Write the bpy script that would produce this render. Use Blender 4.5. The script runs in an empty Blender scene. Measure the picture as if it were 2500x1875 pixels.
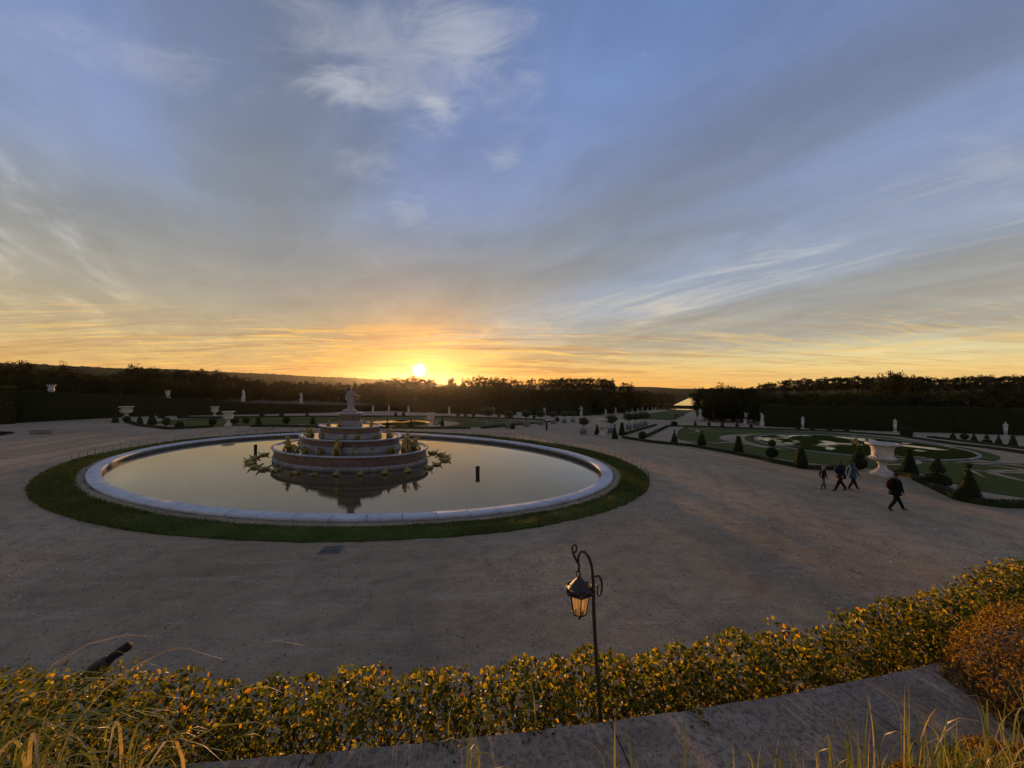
import bpy, bmesh, math, random
import numpy as np
from mathutils import Vector, Matrix

random.seed(7)
RNG = np.random.default_rng(11)
SC = bpy.context.scene
COL = SC.collection
PI = math.pi
R = math.radians

# ------------------------------------------------------------------ camera
cam_d = bpy.data.cameras.new("camera")
cam = bpy.data.objects.new("camera", cam_d)
COL.objects.link(cam)
cam.location = (0, 0, 6.0)
cam.rotation_euler = (R(90.3), 0, 0)
cam_d.sensor_width = 36.0
cam_d.lens = 36.0 * 939 / 2500
cam_d.clip_start = 0.05
cam_d.clip_end = 12000
SC.camera = cam

# ------------------------------------------------------------------ view
SC.view_settings.view_transform = 'Standard'
SC.view_settings.look = 'None'
SC.view_settings.exposure = 0.0
SC.view_settings.gamma = 1.0
SC.view_settings.use_curve_mapping = False
SC.cycles.use_denoising = True
SC.cycles.max_bounces = 8
SC.cycles.transparent_max_bounces = 12
SC.cycles.sample_clamp_indirect = 4.0

# ------------------------------------------------------------------ node helpers
def lin(r, g, b):
    def f(c):
        c /= 255.0
        return c / 12.92 if c <= 0.04045 else ((c + 0.055) / 1.055) ** 2.4
    return (f(r), f(g), f(b), 1.0)

class NT:
    """small expression builder on a node tree"""
    def __init__(self, tree):
        self.t = tree
        self.n = tree.nodes
        self.l = tree.links
    def put(self, sock, v):
        if hasattr(v, 'is_output'):
            self.l.new(v, sock)
        elif v is not None:
            if sock.type in ('RGBA',) and hasattr(v, '__len__') and len(v) == 3:
                v = (*v, 1.0)
            sock.default_value = v
    def node(self, typ, **kw):
        nd = self.n.new(typ)
        for k, v in kw.items():
            setattr(nd, k, v)
        return nd
    def m(self, op, a, b=None, c=None, clamp=False):
        nd = self.node('ShaderNodeMath', operation=op, use_clamp=clamp)
        self.put(nd.inputs[0], a)
        if b is not None: self.put(nd.inputs[1], b)
        if c is not None: self.put(nd.inputs[2], c)
        return nd.outputs[0]
    def vm(self, op, a, b=None):
        nd = self.node('ShaderNodeVectorMath', operation=op)
        self.put(nd.inputs[0], a)
        if b is not None: self.put(nd.inputs[1], b)
        return nd.outputs['Value'] if op in ('DOT_PRODUCT', 'LENGTH', 'DISTANCE') else nd.outputs['Vector']
    def xyz(self, x, y, z):
        nd = self.node('ShaderNodeCombineXYZ')
        for s, v in zip(nd.inputs, (x, y, z)): self.put(s, v)
        return nd.outputs[0]
    def sep(self, v):
        nd = self.node('ShaderNodeSeparateXYZ'); self.put(nd.inputs[0], v)
        return nd.outputs
    def noise(self, vec, scale=1.0, detail=4.0, rough=0.55, dist=0.0, color=False):
        nd = self.node('ShaderNodeTexNoise')
        self.put(nd.inputs['Vector'], vec)
        nd.inputs['Scale'].default_value = scale
        nd.inputs['Detail'].default_value = detail
        nd.inputs['Roughness'].default_value = rough
        nd.inputs['Distortion'].default_value = dist
        return nd.outputs['Color' if color else 'Fac']
    def voro(self, vec, scale=1.0, feature='F1', out='Distance'):
        nd = self.node('ShaderNodeTexVoronoi', feature=feature)
        self.put(nd.inputs['Vector'], vec)
        nd.inputs['Scale'].default_value = scale
        return nd.outputs[out]
    def ramp(self, fac, stops, interp='LINEAR'):
        nd = self.node('ShaderNodeValToRGB')
        cr = nd.color_ramp
        cr.interpolation = interp
        while len(cr.elements) < len(stops): cr.elements.new(0.5)
        for e, (p, c) in zip(cr.elements, stops):
            e.position = p
            e.color = c if hasattr(c, '__len__') else (c, c, c, 1)
        self.put(nd.inputs[0], fac)
        return nd.outputs[0]
    def mix(self, fac, a, b, blend='MIX', clamp=False):
        nd = self.node('ShaderNodeMix', data_type='RGBA', blend_type=blend)
        nd.clamp_result = clamp
        self.put(nd.inputs[0], fac); self.put(nd.inputs[6], a); self.put(nd.inputs[7], b)
        return nd.outputs[2]
    def smooth(self, v, a, b, lo=0.0, hi=1.0):
        nd = self.node('ShaderNodeMapRange', interpolation_type='SMOOTHSTEP')
        self.put(nd.inputs[0], v)
        nd.inputs[1].default_value = a; nd.inputs[2].default_value = b
        nd.inputs[3].default_value = lo; nd.inputs[4].default_value = hi
        return nd.outputs[0]
    def bump(self, h, strength=0.5, dist=0.02):
        nd = self.node('ShaderNodeBump')
        nd.inputs['Strength'].default_value = strength
        nd.inputs['Distance'].default_value = dist
        self.put(nd.inputs['Height'], h)
        return nd.outputs[0]

# ------------------------------------------------------------------ sun and sky
SUN_AZ, SUN_EL = R(-13.6), R(2.25)                    # seen from the terrace, clockwise from +Y
SUN_DIR = Vector((math.sin(SUN_AZ) * math.cos(SUN_EL), math.cos(SUN_AZ) * math.cos(SUN_EL), math.sin(SUN_EL)))
sun_d = bpy.data.lights.new("sun", 'SUN')
sun_d.energy = 5.0
sun_d.color = (1.0, 0.52, 0.19)
sun_d.angle = R(0.7)
sun = bpy.data.objects.new("sun", sun_d)
COL.objects.link(sun)
sun.rotation_euler = (-SUN_DIR).to_track_quat('-Z', 'Y').to_euler()

def build_sky():
    w = bpy.data.worlds.new("World")
    SC.world = w
    w.use_nodes = True
    w.node_tree.nodes.clear()
    g = NT(w.node_tree)
    d = g.vm('NORMALIZE', g.node('ShaderNodeTexCoord').outputs['Generated'])
    x, y, z = g.sep(d)
    zc = g.m('MAXIMUM', z, 0.0)
    # clouds lie on a flat layer overhead: project the direction on to it
    zz = g.m('ADD', zc, 0.10)
    px = g.m('DIVIDE', x, zz); py = g.m('DIVIDE', y, zz)
    a0 = R(-35)
    s = g.m('ADD', g.m('MULTIPLY', px, math.sin(a0)), g.m('MULTIPLY', py, math.cos(a0)))
    t = g.m('SUBTRACT', g.m('MULTIPLY', px, math.cos(a0)), g.m('MULTIPLY', py, math.sin(a0)))
    # clear sky: physical sky, graded by elevation
    nis = g.node('ShaderNodeTexSky', sky_type='NISHITA')
    nis.sun_disc = False
    nis.sun_elevation = SUN_EL
    nis.sun_rotation = SUN_AZ
    nis.air_density = 1.2; nis.dust_density = 1.5; nis.ozone_density = 1.5
    clear = g.ramp(zc, [(0.0, lin(250, 176, 84)), (0.035, lin(246, 190, 100)), (0.075, lin(228, 212, 152)), (0.13, lin(180, 188, 190)),
                        (0.25, lin(156, 172, 200)), (0.4, lin(140, 160, 204)), (0.6, lin(121, 146, 200)), (0.8, lin(96, 124, 176)), (1.0, lin(86, 114, 168))])
    clear = g.mix(1.0, g.mix(1.0, clear, (0.95, 0.95, 0.95, 1), 'MULTIPLY'), g.mix(1.0, nis.outputs[0], (0.015, 0.015, 0.015, 1), 'MULTIPLY'), 'ADD')
    veil = g.ramp(zc, [(0.0, lin(236, 168, 84)), (0.05, lin(218, 178, 116)), (0.1, lin(198, 176, 132)), (0.18, lin(170, 162, 142)),
                       (0.27, lin(150, 150, 146)), (0.37, lin(135, 140, 146)), (0.5, lin(122, 132, 150)), (0.7, lin(108, 121, 148)), (1.0, lin(96, 110, 138))])
    veil_n = g.ramp(zc, [(0.0, lin(238, 180, 96)), (0.05, lin(208, 186, 140)), (0.1, lin(176, 168, 150)), (0.18, lin(158, 156, 151)),
                         (0.27, lin(144, 147, 151)), (0.37, lin(131, 138, 150)), (0.5, lin(115, 128, 154)), (0.7, lin(96, 112, 146)), (1.0, lin(86, 102, 134))])
    north = g.smooth(g.m('DIVIDE', x, g.m('SQRT', g.m('SUBTRACT', 1.0001, g.m('MULTIPLY', z, z)))), 0.1, 0.7)
    pale = g.ramp(zc, [(0.0, lin(248, 192, 108)), (0.035, lin(240, 208, 138)), (0.075, lin(222, 214, 168)), (0.13, lin(184, 194, 196)), (0.2, lin(162, 176, 196))])
    clear = g.mix(g.m('MULTIPLY', north, g.smooth(zc, 0.12, 0.2, 1.0, 0.0)), clear, pale)
    veil = g.mix(g.smooth(g.m('DIVIDE', x, g.m('SQRT', g.m('SUBTRACT', 1.0001, g.m('MULTIPLY', z, z)))), -0.05, 0.5), veil, veil_n)
    # large noise bends the bands
    big = g.noise(g.xyz(g.m('MULTIPLY', s, 0.22), g.m('MULTIPLY', t, 0.55), 3.1), 1.0, 3.0, 0.5)
    wob = g.m('MULTIPLY', g.m('SUBTRACT', big, 0.5), g.m('ADD', 0.5, g.m('MULTIPLY', g.m('ABSOLUTE', t), 0.36)))
    tw = g.m('ADD', t, wob)
    def band(tt, stops, interp='EASE'):
        ww = g.m('DIVIDE', tt, g.m('ADD', 1.0, g.m('ABSOLUTE', tt)))
        pos = g.m('MULTIPLY_ADD', ww, 0.5, 0.5)
        return g.ramp(pos, [((a / (1 + abs(a)) + 1) / 2, b) for a, b in stops], interp)
    V = band(tw, [(-6, .7), (-1.6, .75), (-1.05, .5), (-.93, .35), (-.8, .65), (-.68, .4), (-.52, .3), (-.3, .3), (-.1, .75), (.12, .92), (.3, .78), (.55, .35), (.85, .2), (1.05, .5), (1.3, .88),
                  (1.5, .88), (1.68, .5), (1.85, .3), (2.2, .38), (2.6, .35), (2.95, .5), (3.3, .92), (3.8, 1.0), (4.4, .9), (5.0, .5), (5.6, .15), (6.5, 0.0)])
    fib = g.noise(g.xyz(g.m('MULTIPLY', s, 0.8), g.m('MULTIPLY', tw, 3.0), 0.7), 1.0, 8.0, 0.66, 0.5)
    soft = g.noise(g.xyz(g.m('MULTIPLY', s, 0.9), g.m('MULTIPLY', t, 1.5), 8.0), 1.0, 5.0, 0.55, 0.5)
    V = g.m('ADD', V, g.m('MULTIPLY', g.m('SUBTRACT', soft, 0.5), 0.75), clamp=True)
    # the veil closes up towards the horizon in the south-west
    wavy = g.m('MULTIPLY_ADD', g.m('SUBTRACT', big, 0.5), 0.22, zc)
    lowveil = g.m('MULTIPLY', g.smooth(wavy, 0.27, 0.50, 1.0, 0.0), g.smooth(tw, 1.7, 2.5, 1.0, 0.0))
    V = g.m('MAXIMUM', V, g.m('MULTIPLY', lowveil, 0.93))
    col = g.mix(V, clear, veil)
    # angle to the sun
    dot = g.vm('DOT_PRODUCT', d, tuple(SUN_DIR))
    ang = g.m('MULTIPLY', g.m('ARCCOSINE', g.m('MINIMUM', dot, 0.9999999)), 180 / PI)
    def gauss(width): 
        q = g.m('DIVIDE', ang, width)
        return g.m('EXPONENT', g.m('MULTIPLY', g.m('MULTIPLY', q, q), -1.0))
    # bright streaks, lit from below near the horizon
    hi_col = g.ramp(zc, [(0.0, lin(255, 196, 92)), (0.06, lin(255, 206, 118)), (0.12, lin(240, 212, 160)), (0.22, lin(206, 204, 198)), (0.4, lin(182, 188, 205)), (0.7, lin(176, 186, 206))])
    Hb = band(tw, [(-6, .2), (-1.5, .15), (-1.1, .4), (-.93, 1.0), (-.8, .2), (-.68, .8), (-.55, .15), (-.3, .1), (0, .02), (1.5, .02), (1.8, .12), (2.2, .35), (2.45, .85), (2.7, 1.0), (3.0, .6), (3.3, .1), (4.2, .06), (4.9, .4), (5.3, .8), (6, .4), (12, .3)])
    st = g.smooth(fib, 0.45, 0.70)
    col = g.mix(g.m('MULTIPLY', g.m('MULTIPLY', st, Hb), 0.8), col, hi_col)
    # thin dark bars low over the horizon
    bar_n = g.noise(g.xyz(g.m('MULTIPLY', px, 0.5), g.m('MULTIPLY', py, 3.2), 5.5), 1.0, 6.0, 0.6, 0.4)
    low = g.m('MULTIPLY', g.smooth(zc, 0.012, 0.03), g.smooth(zc, 0.10, 0.17, 1.0, 0.0))
    bar_col = g.ramp(zc, [(0.0, lin(214, 140, 70)), (0.06, lin(196, 150, 100)), (0.15, lin(166, 150, 130))])
    col = g.mix(g.m('MULTIPLY', g.m('MULTIPLY', g.smooth(bar_n, 0.50, 0.60), low), g.m('MULTIPLY_ADD', gauss(40.0), 0.5, 0.3)), col, bar_col)
    fil_n = g.noise(g.xyz(g.m('MULTIPLY', px, 1.0), g.m('MULTIPLY_ADD', px, -1.1, g.m('MULTIPLY', py, 5.0)), 1.5), 1.0, 8.0, 0.66, 0.7)
    fil = g.m('MULTIPLY', g.m('MULTIPLY', g.smooth(fil_n, 0.52, 0.60), low), g.m('ADD', 0.3, gauss(26.0)))
    col = g.mix(g.m('MINIMUM', g.m('MULTIPLY', fil, 0.8), 0.9), col, lin(255, 208, 112))
    mot = g.noise(g.xyz(g.m('MULTIPLY', s, 1.6), g.m('MULTIPLY', t, 2.6), 4.0), 1.0, 7.0, 0.6, 0.5)
    mo = g.m('MULTIPLY_ADD', mot, 0.5, 0.75)
    col = g.mix(1.0, col, g.xyz(mo, mo, mo), 'MULTIPLY')
    # separate white puffs high up
    def puff(cx, cy, rx, ry, rot, th, k):
        ux = g.m('SUBTRACT', px, cx); uy = g.m('SUBTRACT', py, cy)
        c_, s_ = math.cos(rot), math.sin(rot)
        qa = g.m('DIVIDE', g.m('ADD', g.m('MULTIPLY', ux, c_), g.m('MULTIPLY', uy, s_)), rx)
        qb = g.m('DIVIDE', g.m('SUBTRACT', g.m('MULTIPLY', uy, c_), g.m('MULTIPLY', ux, s_)), ry)
        r2 = g.m('ADD', g.m('MULTIPLY', qa, qa), g.m('MULTIPLY', qb, qb))
        m_ = g.m('EXPONENT', g.m('MULTIPLY', r2, -1.0))
        return g.m('MULTIPLY', g.smooth(g.m('ADD', g.m('MULTIPLY', m_, 0.75), g.m('MULTIPLY', g.m('SUBTRACT', pn, 0.5), 1.5)), th - 0.2, th + 0.6), k)
    pn = g.noise(g.xyz(g.m('ADD', g.m('MULTIPLY', px, 1.0), g.m('MULTIPLY', py, 0.4)), g.m('MULTIPLY', py, 1.7), 2.0), 4.5, 8.0, 0.62, 0.7)
    pc = lin(192, 194, 204)
    for a in [(-0.432, 1.096, 0.15, 0.1, 0.3, 0.44, 0.8), (-0.225, 1.175, 0.07, 0.12, -0.4, 0.44, 0.75), (-0.123, 0.959, 0.16, 0.14, 0.3, 0.46, 0.5), (-0.283, 1.023, 0.34, 0.24, 0.3, 0.36, 0.42), (-0.549, 1.431, 0.2, 0.14, 0.2, 0.52, 0.4), (-0.474, 1.779, 0.14, 0.2, 0.3, 0.5, 0.45), (-0.015, 1.398, 0.09, 0.12, 0.4, 0.5, 0.4), (-0.972, 0.982, 0.26, 0.12, 0.5, 0.48, 0.32), (1.644, 1.319, 0.3, 0.12, 0.3, 0.5, 0.35)]:
        col = g.mix(puff(*a), col, pc)
    sunset = g.m('MULTIPLY', gauss(15.0), g.smooth(zc, 0.0, 0.3, 1.0, 0.0))
    col = g.mix(1.0, col, g.mix(sunset, (1, 1, 1, 1), (1.0, 0.74, 0.42, 1)), 'MULTIPLY')
    # sun glow in the haze and the sun itself behind thin cloud
    def addc(base, fac, c):
        return g.mix(1.0, base, g.mix(1.0, g.xyz(fac, fac, fac), c, 'MULTIPLY'), 'ADD')
    horz = g.smooth(zc, 0.0, 0.45, 1.0, 0.0)
    col = addc(col, g.m('MULTIPLY', gauss(24.0), horz), (0.07, 0.015, -0.005, 1))
    col = addc(col, gauss(8.0), (0.12, 0.02, -0.02, 1))
    col = addc(col, gauss(2.6), (0.3, 0.09, -0.01, 1))
    col = addc(col, gauss(1.0), (3.0, 1.8, 0.4, 1))
    col = addc(col, g.smooth(ang, 0.55, 0.85, 1.0, 0.0), (60.0, 52.0, 36.0, 1))
    bg = g.node('ShaderNodeBackground')
    g.put(bg.inputs[0], col)
    bg.inputs[1].default_value = 1.0
    out = g.node('ShaderNodeOutputWorld')
    g.l.new(bg.outputs[0], out.inputs[0])
    w.cycles.sampling_method = 'MANUAL'
    w.cycles.sample_map_resolution = 2048
build_sky()

# ------------------------------------------------------------------ the lie of the land
AL = R(25)                                           # heading of the garden's long axis
DU = np.array([math.sin(AL), math.cos(AL)])          # along the axis, away from the terrace
DV = np.array([math.cos(AL), -math.sin(AL)])         # across it, to the north
FX = np.array([-13.25, 31.5])                        # middle of the great basin
SLOPE, U_FLAT, U_END = 0.05, 14.0, 500.0
def XY(u, v):
    return FX[0] + u * DU[0] + v * DV[0], FX[1] + u * DU[1] + v * DV[1]
def UV(x, y):
    ax, ay = x - FX[0], y - FX[1]
    return ax * DU[0] + ay * DU[1], ax * DV[0] + ay * DV[1]
BC = np.array([-13.88, 33.0])                        # middle of the great oval basin
BA, BB = 22.0, 14.4                                  # half axes of its rim
PONDS = [(37.0, 43.0, 10.0), (33.0, -24.5, 7.5)]
def smooth01(t):
    t = np.clip(t, 0, 1)
    return t * t * (3 - 2 * t)
def base_z(u):
    return -SLOPE * (np.clip(u, U_FLAT, U_END) - U_FLAT)
def zuv(u, v):
    u = np.asarray(u, float); v = np.asarray(v, float)
    z = base_z(u)
    for cu, cv, r in PONDS:
        d = np.hypot(u - cu, v - cv)
        lev = base_z(np.array(cu)) 
        k = smooth01((d - (r + 1.0)) / 5.0)
        z = lev * (1 - k) + z * k
        z = np.where(d < r, lev - 0.5, z)
    bu, bv = UV(BC[0], BC[1])
    e = ((u - bu) / (BB - .32)) ** 2 + ((v - bv) / (BA - .32)) ** 2
    return np.where(e < 1, -0.7, z)
def P3(u, v, dz=0.0):
    x, y = XY(u, v)
    return (x, y, float(zuv(u, v)) + dz)

# ------------------------------------------------------------------ mesh helpers
def mesh_np(name, verts, faces, smooth=False):
    """verts (N,3); faces: array (M,k) or list of such arrays"""
    me = bpy.data.meshes.new(name)
    verts = np.asarray(verts, np.float32).reshape(-1, 3)
    if isinstance(faces, np.ndarray): faces = [faces]
    faces = [np.asarray(f, np.int32) for f in faces if len(f)]
    me.vertices.add(len(verts))
    me.vertices.foreach_set('co', verts.ravel())
    nl = sum(f.size for f in faces); npoly = sum(len(f) for f in faces)
    me.loops.add(nl); me.polygons.add(npoly)
    me.loops.foreach_set('vertex_index', np.concatenate([f.ravel() for f in faces]))
    tot = np.concatenate([np.full(len(f), f.shape[1], np.int32) for f in faces])
    st = np.concatenate([[0], np.cumsum(tot)[:-1]]).astype(np.int32)
    me.polygons.foreach_set('loop_start', st)
    me.polygons.foreach_set('loop_total', tot)
    if smooth: me.polygons.foreach_set('use_smooth', np.ones(npoly, bool))
    me.update(calc_edges=True)
    return me

class MB:
    """collects shapes into one mesh"""
    def __init__(self):
        self.v = []; self.f3 = []; self.f4 = []; self.n = 0
    def add(self, verts, quads=None, tris=None):
        verts = np.asarray(verts, float).reshape(-1, 3)
        if quads is not None and len(quads): self.f4.append(np.asarray(quads, int) + self.n)
        if tris is not None and len(tris): self.f3.append(np.asarray(tris, int) + self.n)
        self.v.append(verts); self.n += len(verts)
        return self
    def box(self, c, s, rz=0.0, taper=1.0, bev=0.0):
        """box centred c with full size s; taper scales the top"""
        hx, hy, hz = s[0] / 2, s[1] / 2, s[2] / 2
        b = min(bev, hx * .45, hy * .45, hz * .45)
        if b <= 0:
            rings = [(-hz, 1, 0), (hz, taper, 0)]
        else:
            rings = [(-hz, 1, b), (-hz + b, 1, 0), (hz - b, taper, 0), (hz, taper, b)]
        vs = []
        for z, k, ins in rings:
            for sx, sy in ((-1, -1), (1, -1), (1, 1), (-1, 1)):
                vs.append((sx * (hx * k - ins), sy * (hy * k - ins), z))
        vs = np.array(vs)
        cr, sr = math.cos(rz), math.sin(rz)
        vs = np.c_[vs[:, 0] * cr - vs[:, 1] * sr, vs[:, 0] * sr + vs[:, 1] * cr, vs[:, 2]] + np.array(c)
        n = len(rings); q = []
        for i in range(n - 1):
            for j in range(4):
                k = (j + 1) % 4
                q.append((i * 4 + j, i * 4 + k, i * 4 + 4 + k, i * 4 + 4 + j))
        q.append((3, 2, 1, 0)); e = (n - 1) * 4; q.append((e, e + 1, e + 2, e + 3))
        return self.add(vs, q)
    def lathe(self, prof, seg=24, c=(0, 0, 0), ea=1.0, eb=1.0, rot=0.0, cap=True, t0=0.0, t1=2 * PI):
        """profile [(r,z)...] revolved; ea/eb stretch it to an ellipse"""
        full = abs(t1 - t0 - 2 * PI) < 1e-6
        n = seg if full else seg + 1
        th = np.linspace(t0, t1, seg + 1)[:n]
        vs = []
        for r, z in prof:
            xx = r * ea * np.cos(th); yy = r * eb * np.sin(th)
            vs.append(np.c_[xx * math.cos(rot) - yy * math.sin(rot) + c[0], xx * math.sin(rot) + yy * math.cos(rot) + c[1], np.full(n, z + c[2])])
        m = len(prof); q = []
        for i in range(m - 1):
            for j in range(n if full else n - 1):
                k = (j + 1) % n
                q.append((i * n + j, i * n + k, i * n + n + k, i * n + n + j))
        vs = np.concatenate(vs); tr = []
        if cap and full:
            for ring, flip in ((0, True), (m - 1, False)):
                if prof[ring][0] > 1e-4:
                    vs = np.vstack([vs, [c[0], c[1], prof[ring][1] + c[2]]]); ci = len(vs) - 1
                    for j in range(n):
                        k = (j + 1) % n
                        tr.append((ring * n + k, ring * n + j, ci) if flip else (ring * n + j, ring * n + k, ci))
        return self.add(vs, q, tr)
    def tube(self, pts, rad, seg=8, closed_ends=True):
        pts = [Vector(p) for p in pts]
        n = len(pts)
        rads = rad if hasattr(rad, '__len__') else [rad] * n
        vs = []; up = None
        for i, p in enumerate(pts):
            d = (pts[min(i + 1, n - 1)] - pts[max(i - 1, 0)]).normalized()
            if up is None:
                up = d.orthogonal().normalized()
            else:
                up = (up - d * up.dot(d)); up = up.normalized() if up.length > 1e-6 else d.orthogonal().normalized()
            w = d.cross(up)
            for j in range(seg):
                a = 2 * PI * j / seg
                vs.append(p + (up * math.cos(a) + w * math.sin(a)) * rads[i])
        q = []
        for i in range(n - 1):
            for j in range(seg):
                k = (j + 1) % seg
                q.append((i * seg + j, i * seg + k, (i + 1) * seg + k, (i + 1) * seg + j))
        tr = []
        if closed_ends:
            vs.append(pts[0]); vs.append(pts[-1]); a, b = len(vs) - 2, len(vs) - 1
            for j in range(seg):
                k = (j + 1) % seg
                tr.append((k, j, a)); tr.append(((n - 1) * seg + j, (n - 1) * seg + k, b))
        return self.add([tuple(v) for v in vs], q, tr)
    def ball(self, c, r, seg=14, rings=9, sc=(1, 1, 1)):
        prof = [(r * math.sin(PI * i / rings), -r * math.cos(PI * i / rings)) for i in range(rings + 1)]
        prof = [(max(a, 1e-4), b * sc[2]) for a, b in prof]
        return self.lathe(prof, seg, c, sc[0], sc[1], cap=False)
    def leaves(self, ctr, length, width, rng, normal=None, spread=1.0, fold=False):
        """leaf-sized faces; ctr (N,3), length/width scalars or arrays, normals optional"""
        ctr = np.asarray(ctr, float); N = len(ctr)
        length = np.broadcast_to(length, N)[:, None]; width = np.broadcast_to(width, N)[:, None]
        nr = rng.normal(size=(N, 3))
        if normal is not None: nr = np.asarray(normal) + nr * spread
        nr /= np.linalg.norm(nr, axis=1, keepdims=True) + 1e-9
        a = rng.normal(size=(N, 3)); a -= nr * (a * nr).sum(1, keepdims=True)
        a /= np.linalg.norm(a, axis=1, keepdims=True) + 1e-9
        b = np.cross(nr, a)
        if not fold:
            v = np.stack([ctr - a * length / 2, ctr + b * width / 2, ctr + a * length / 2, ctr - b * width / 2], 1).reshape(-1, 3)
            f = np.arange(N * 4).reshape(N, 4)
            return self.add(v, f)
        base = ctr - a * length / 2; tip = ctr + a * length / 2 - nr * length * 0.12
        mid = ctr + nr * 0.0
        l1 = ctr - a * length * .12 + b * width / 2 + nr * width * .22; r1 = ctr - a * length * .12 - b * width / 2 + nr * width * .22
        l2 = ctr + a * length * .22 + b * width * .38 + nr * width * .14; r2 = ctr + a * length * .22 - b * width * .38 + nr * width * .14
        v = np.stack([base, l1, l2, tip, r2, r1, mid], 1).reshape(-1, 3)
        o = np.arange(N)[:, None] * 7
        f = np.concatenate([o + np.array([0, 6, 2, 1]), o + np.array([6, 3, 2, 2])[[0, 1, 2, 2]], ], 0) if False else None
        q = np.concatenate([o + np.array([0, 6, 2, 1]), o + np.array([0, 5, 4, 6])], 0)
        t3 = np.concatenate([o + np.array([6, 3, 2]), o + np.array([6, 4, 3])], 0)
        return self.add(v, q, t3)
    def mesh(self, name, smooth=False):
        fs = []
        if self.f4: fs.append(np.concatenate(self.f4))
        if self.f3: fs.append(np.concatenate(self.f3))
        return mesh_np(name, np.concatenate(self.v), fs, smooth)

def link(name, me, mat=None, parent=None, loc=None, rz=None):
    o = bpy.data.objects.new(name, me)
    COL.objects.link(o)
    if mat is not None and me is not None:
        if len(me.materials) == 0: me.materials.append(mat)
    if parent is not None: o.parent = parent
    if loc is not None: o.location = loc
    if rz is not None: o.rotation_euler = (0, 0, rz)
    return o
def tag(o, label=None, cat=None, group=None, kind=None):
    if label: o['label'] = label
    if cat: o['category'] = cat
    if group: o['group'] = group
    if kind: o['kind'] = kind
    return o
def thing(name, label, cat, loc=(0, 0, 0), rz=0.0, group=None, scale=None):
    o = link(name, None, loc=loc, rz=rz)
    o.empty_display_size = 0.2
    if scale is not None: o.scale = (scale,) * 3 if not hasattr(scale, '__len__') else scale
    return tag(o, label, cat, group)
def struct(name, me, mat):
    return tag(link(name, me, mat), kind='structure')

# ------------------------------------------------------------------ materials
def new_mat(name):
    m = bpy.data.materials.new(name)
    m.use_nodes = True
    m.node_tree.nodes.clear()
    return m, NT(m.node_tree)
def finish(g, shader):
    out = g.node('ShaderNodeOutputMaterial')
    g.l.new(shader, out.inputs[0])
def principled(g, color, rough=0.6, normal=None, metallic=0.0, **kw):
    p = g.node('ShaderNodeBsdfPrincipled')
    g.put(p.inputs['Base Color'], color); g.put(p.inputs['Roughness'], rough); g.put(p.inputs['Metallic'], metallic)
    if normal is not None: g.l.new(normal, p.inputs['Normal'])
    for k, v in kw.items(): g.put(p.inputs[k.replace('_', ' ')], v)
    return p.outputs[0]
def pos(g): return g.node('ShaderNodeNewGeometry').outputs['Position']
def objc(g): return g.node('ShaderNodeTexCoord').outputs['Object']
MAT = {}

def m_gravel():
    m, g = new_mat('gravel')
    p = pos(g)
    a = g.noise(p, 0.11, 5, 0.55); b = g.noise(p, 1.3, 6, 0.65); c = g.noise(p, 15, 5, 0.8)
    sp = g.voro(p, 34.0)
    drag = g.noise(g.vm('MULTIPLY', p, (0.35, 2.6, 1.0)), 1.1, 6, 0.65, 0.8)
    col = g.ramp(a, [(0.3, (0.33, 0.22, 0.12, 1)), (0.5, (0.41, 0.285, 0.165, 1)), (0.7, (0.48, 0.345, 0.21, 1))])
    col = g.mix(g.smooth(b, 0.42, 0.68, 0, 0.55), col, (0.22, 0.15, 0.10, 1))
    col = g.mix(g.smooth(drag, 0.52, 0.70, 0, 0.6), col, (0.50, 0.375, 0.265, 1))
    col = g.mix(g.smooth(c, 0.48, 0.70, 0, 0.7), col, (0.15, 0.105, 0.07, 1))
    q = g.vm('SUBTRACT', p, (-13.88, 33.0, 0.0)); rad = g.vm('LENGTH', q); qx, qy, qz = g.sep(q)
    trk = g.noise(g.xyz(g.m('MULTIPLY', rad, 1.3), g.m('MULTIPLY', g.m('DIVIDE', qx, rad), 3.0), g.m('MULTIPLY', g.m('DIVIDE', qy, rad), 3.0)), 1.0, 5, 0.6, 0.3)
    col = g.mix(g.smooth(trk, 0.48, 0.66, 0, 0.26), col, (0.19, 0.132, 0.085, 1))
    stain = g.noise(p, 0.32, 6, 0.65, 1.2)
    col = g.mix(g.smooth(stain, 0.54, 0.70, 0, 0.22), col, (0.17, 0.12, 0.08, 1))
    wh = g.noise(p, 28, 3, 0.6)
    col = g.mix(g.smooth(wh, 0.62, 0.70, 0, 0.85), col, (0.60, 0.51, 0.41, 1))
    h = g.m('ADD', g.m('MULTIPLY', c, 0.6), g.m('ADD', g.m('MULTIPLY', g.m('SUBTRACT', 1, sp), 0.5), g.m('MULTIPLY', b, 2.2)))
    finish(g, principled(g, col, 0.93, g.bump(h, 1.0, 0.035), Specular_IOR_Level=0.1))
    MAT['gravel'] = m
def m_simple(name, c0, c1, scale=3.0, rough=0.7, bump=0.3, dist=0.01, detail=6, metallic=0.0, spots=None, coord='obj', **kw):
    m, g = new_mat(name)
    p = objc(g) if coord == 'obj' else pos(g)
    n = g.noise(p, scale, detail, 0.62, 0.3)
    col = g.ramp(n, [(0.32, (*c0, 1)), (0.68, (*c1, 1))])
    if spots:
        k = g.noise(p, scale * spots[1], 5, 0.7)
        col = g.mix(g.smooth(k, spots[2], spots[2] + 0.14, 0, spots[3]), col, (*spots[0], 1))
    fine = g.noise(p, scale * 7, 4, 0.7)
    h = g.m('ADD', n, g.m('MULTIPLY', fine, 0.4))
    finish(g, principled(g, col, rough, g.bump(h, bump, dist), metallic, **kw))
    MAT[name] = m
    return m
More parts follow.
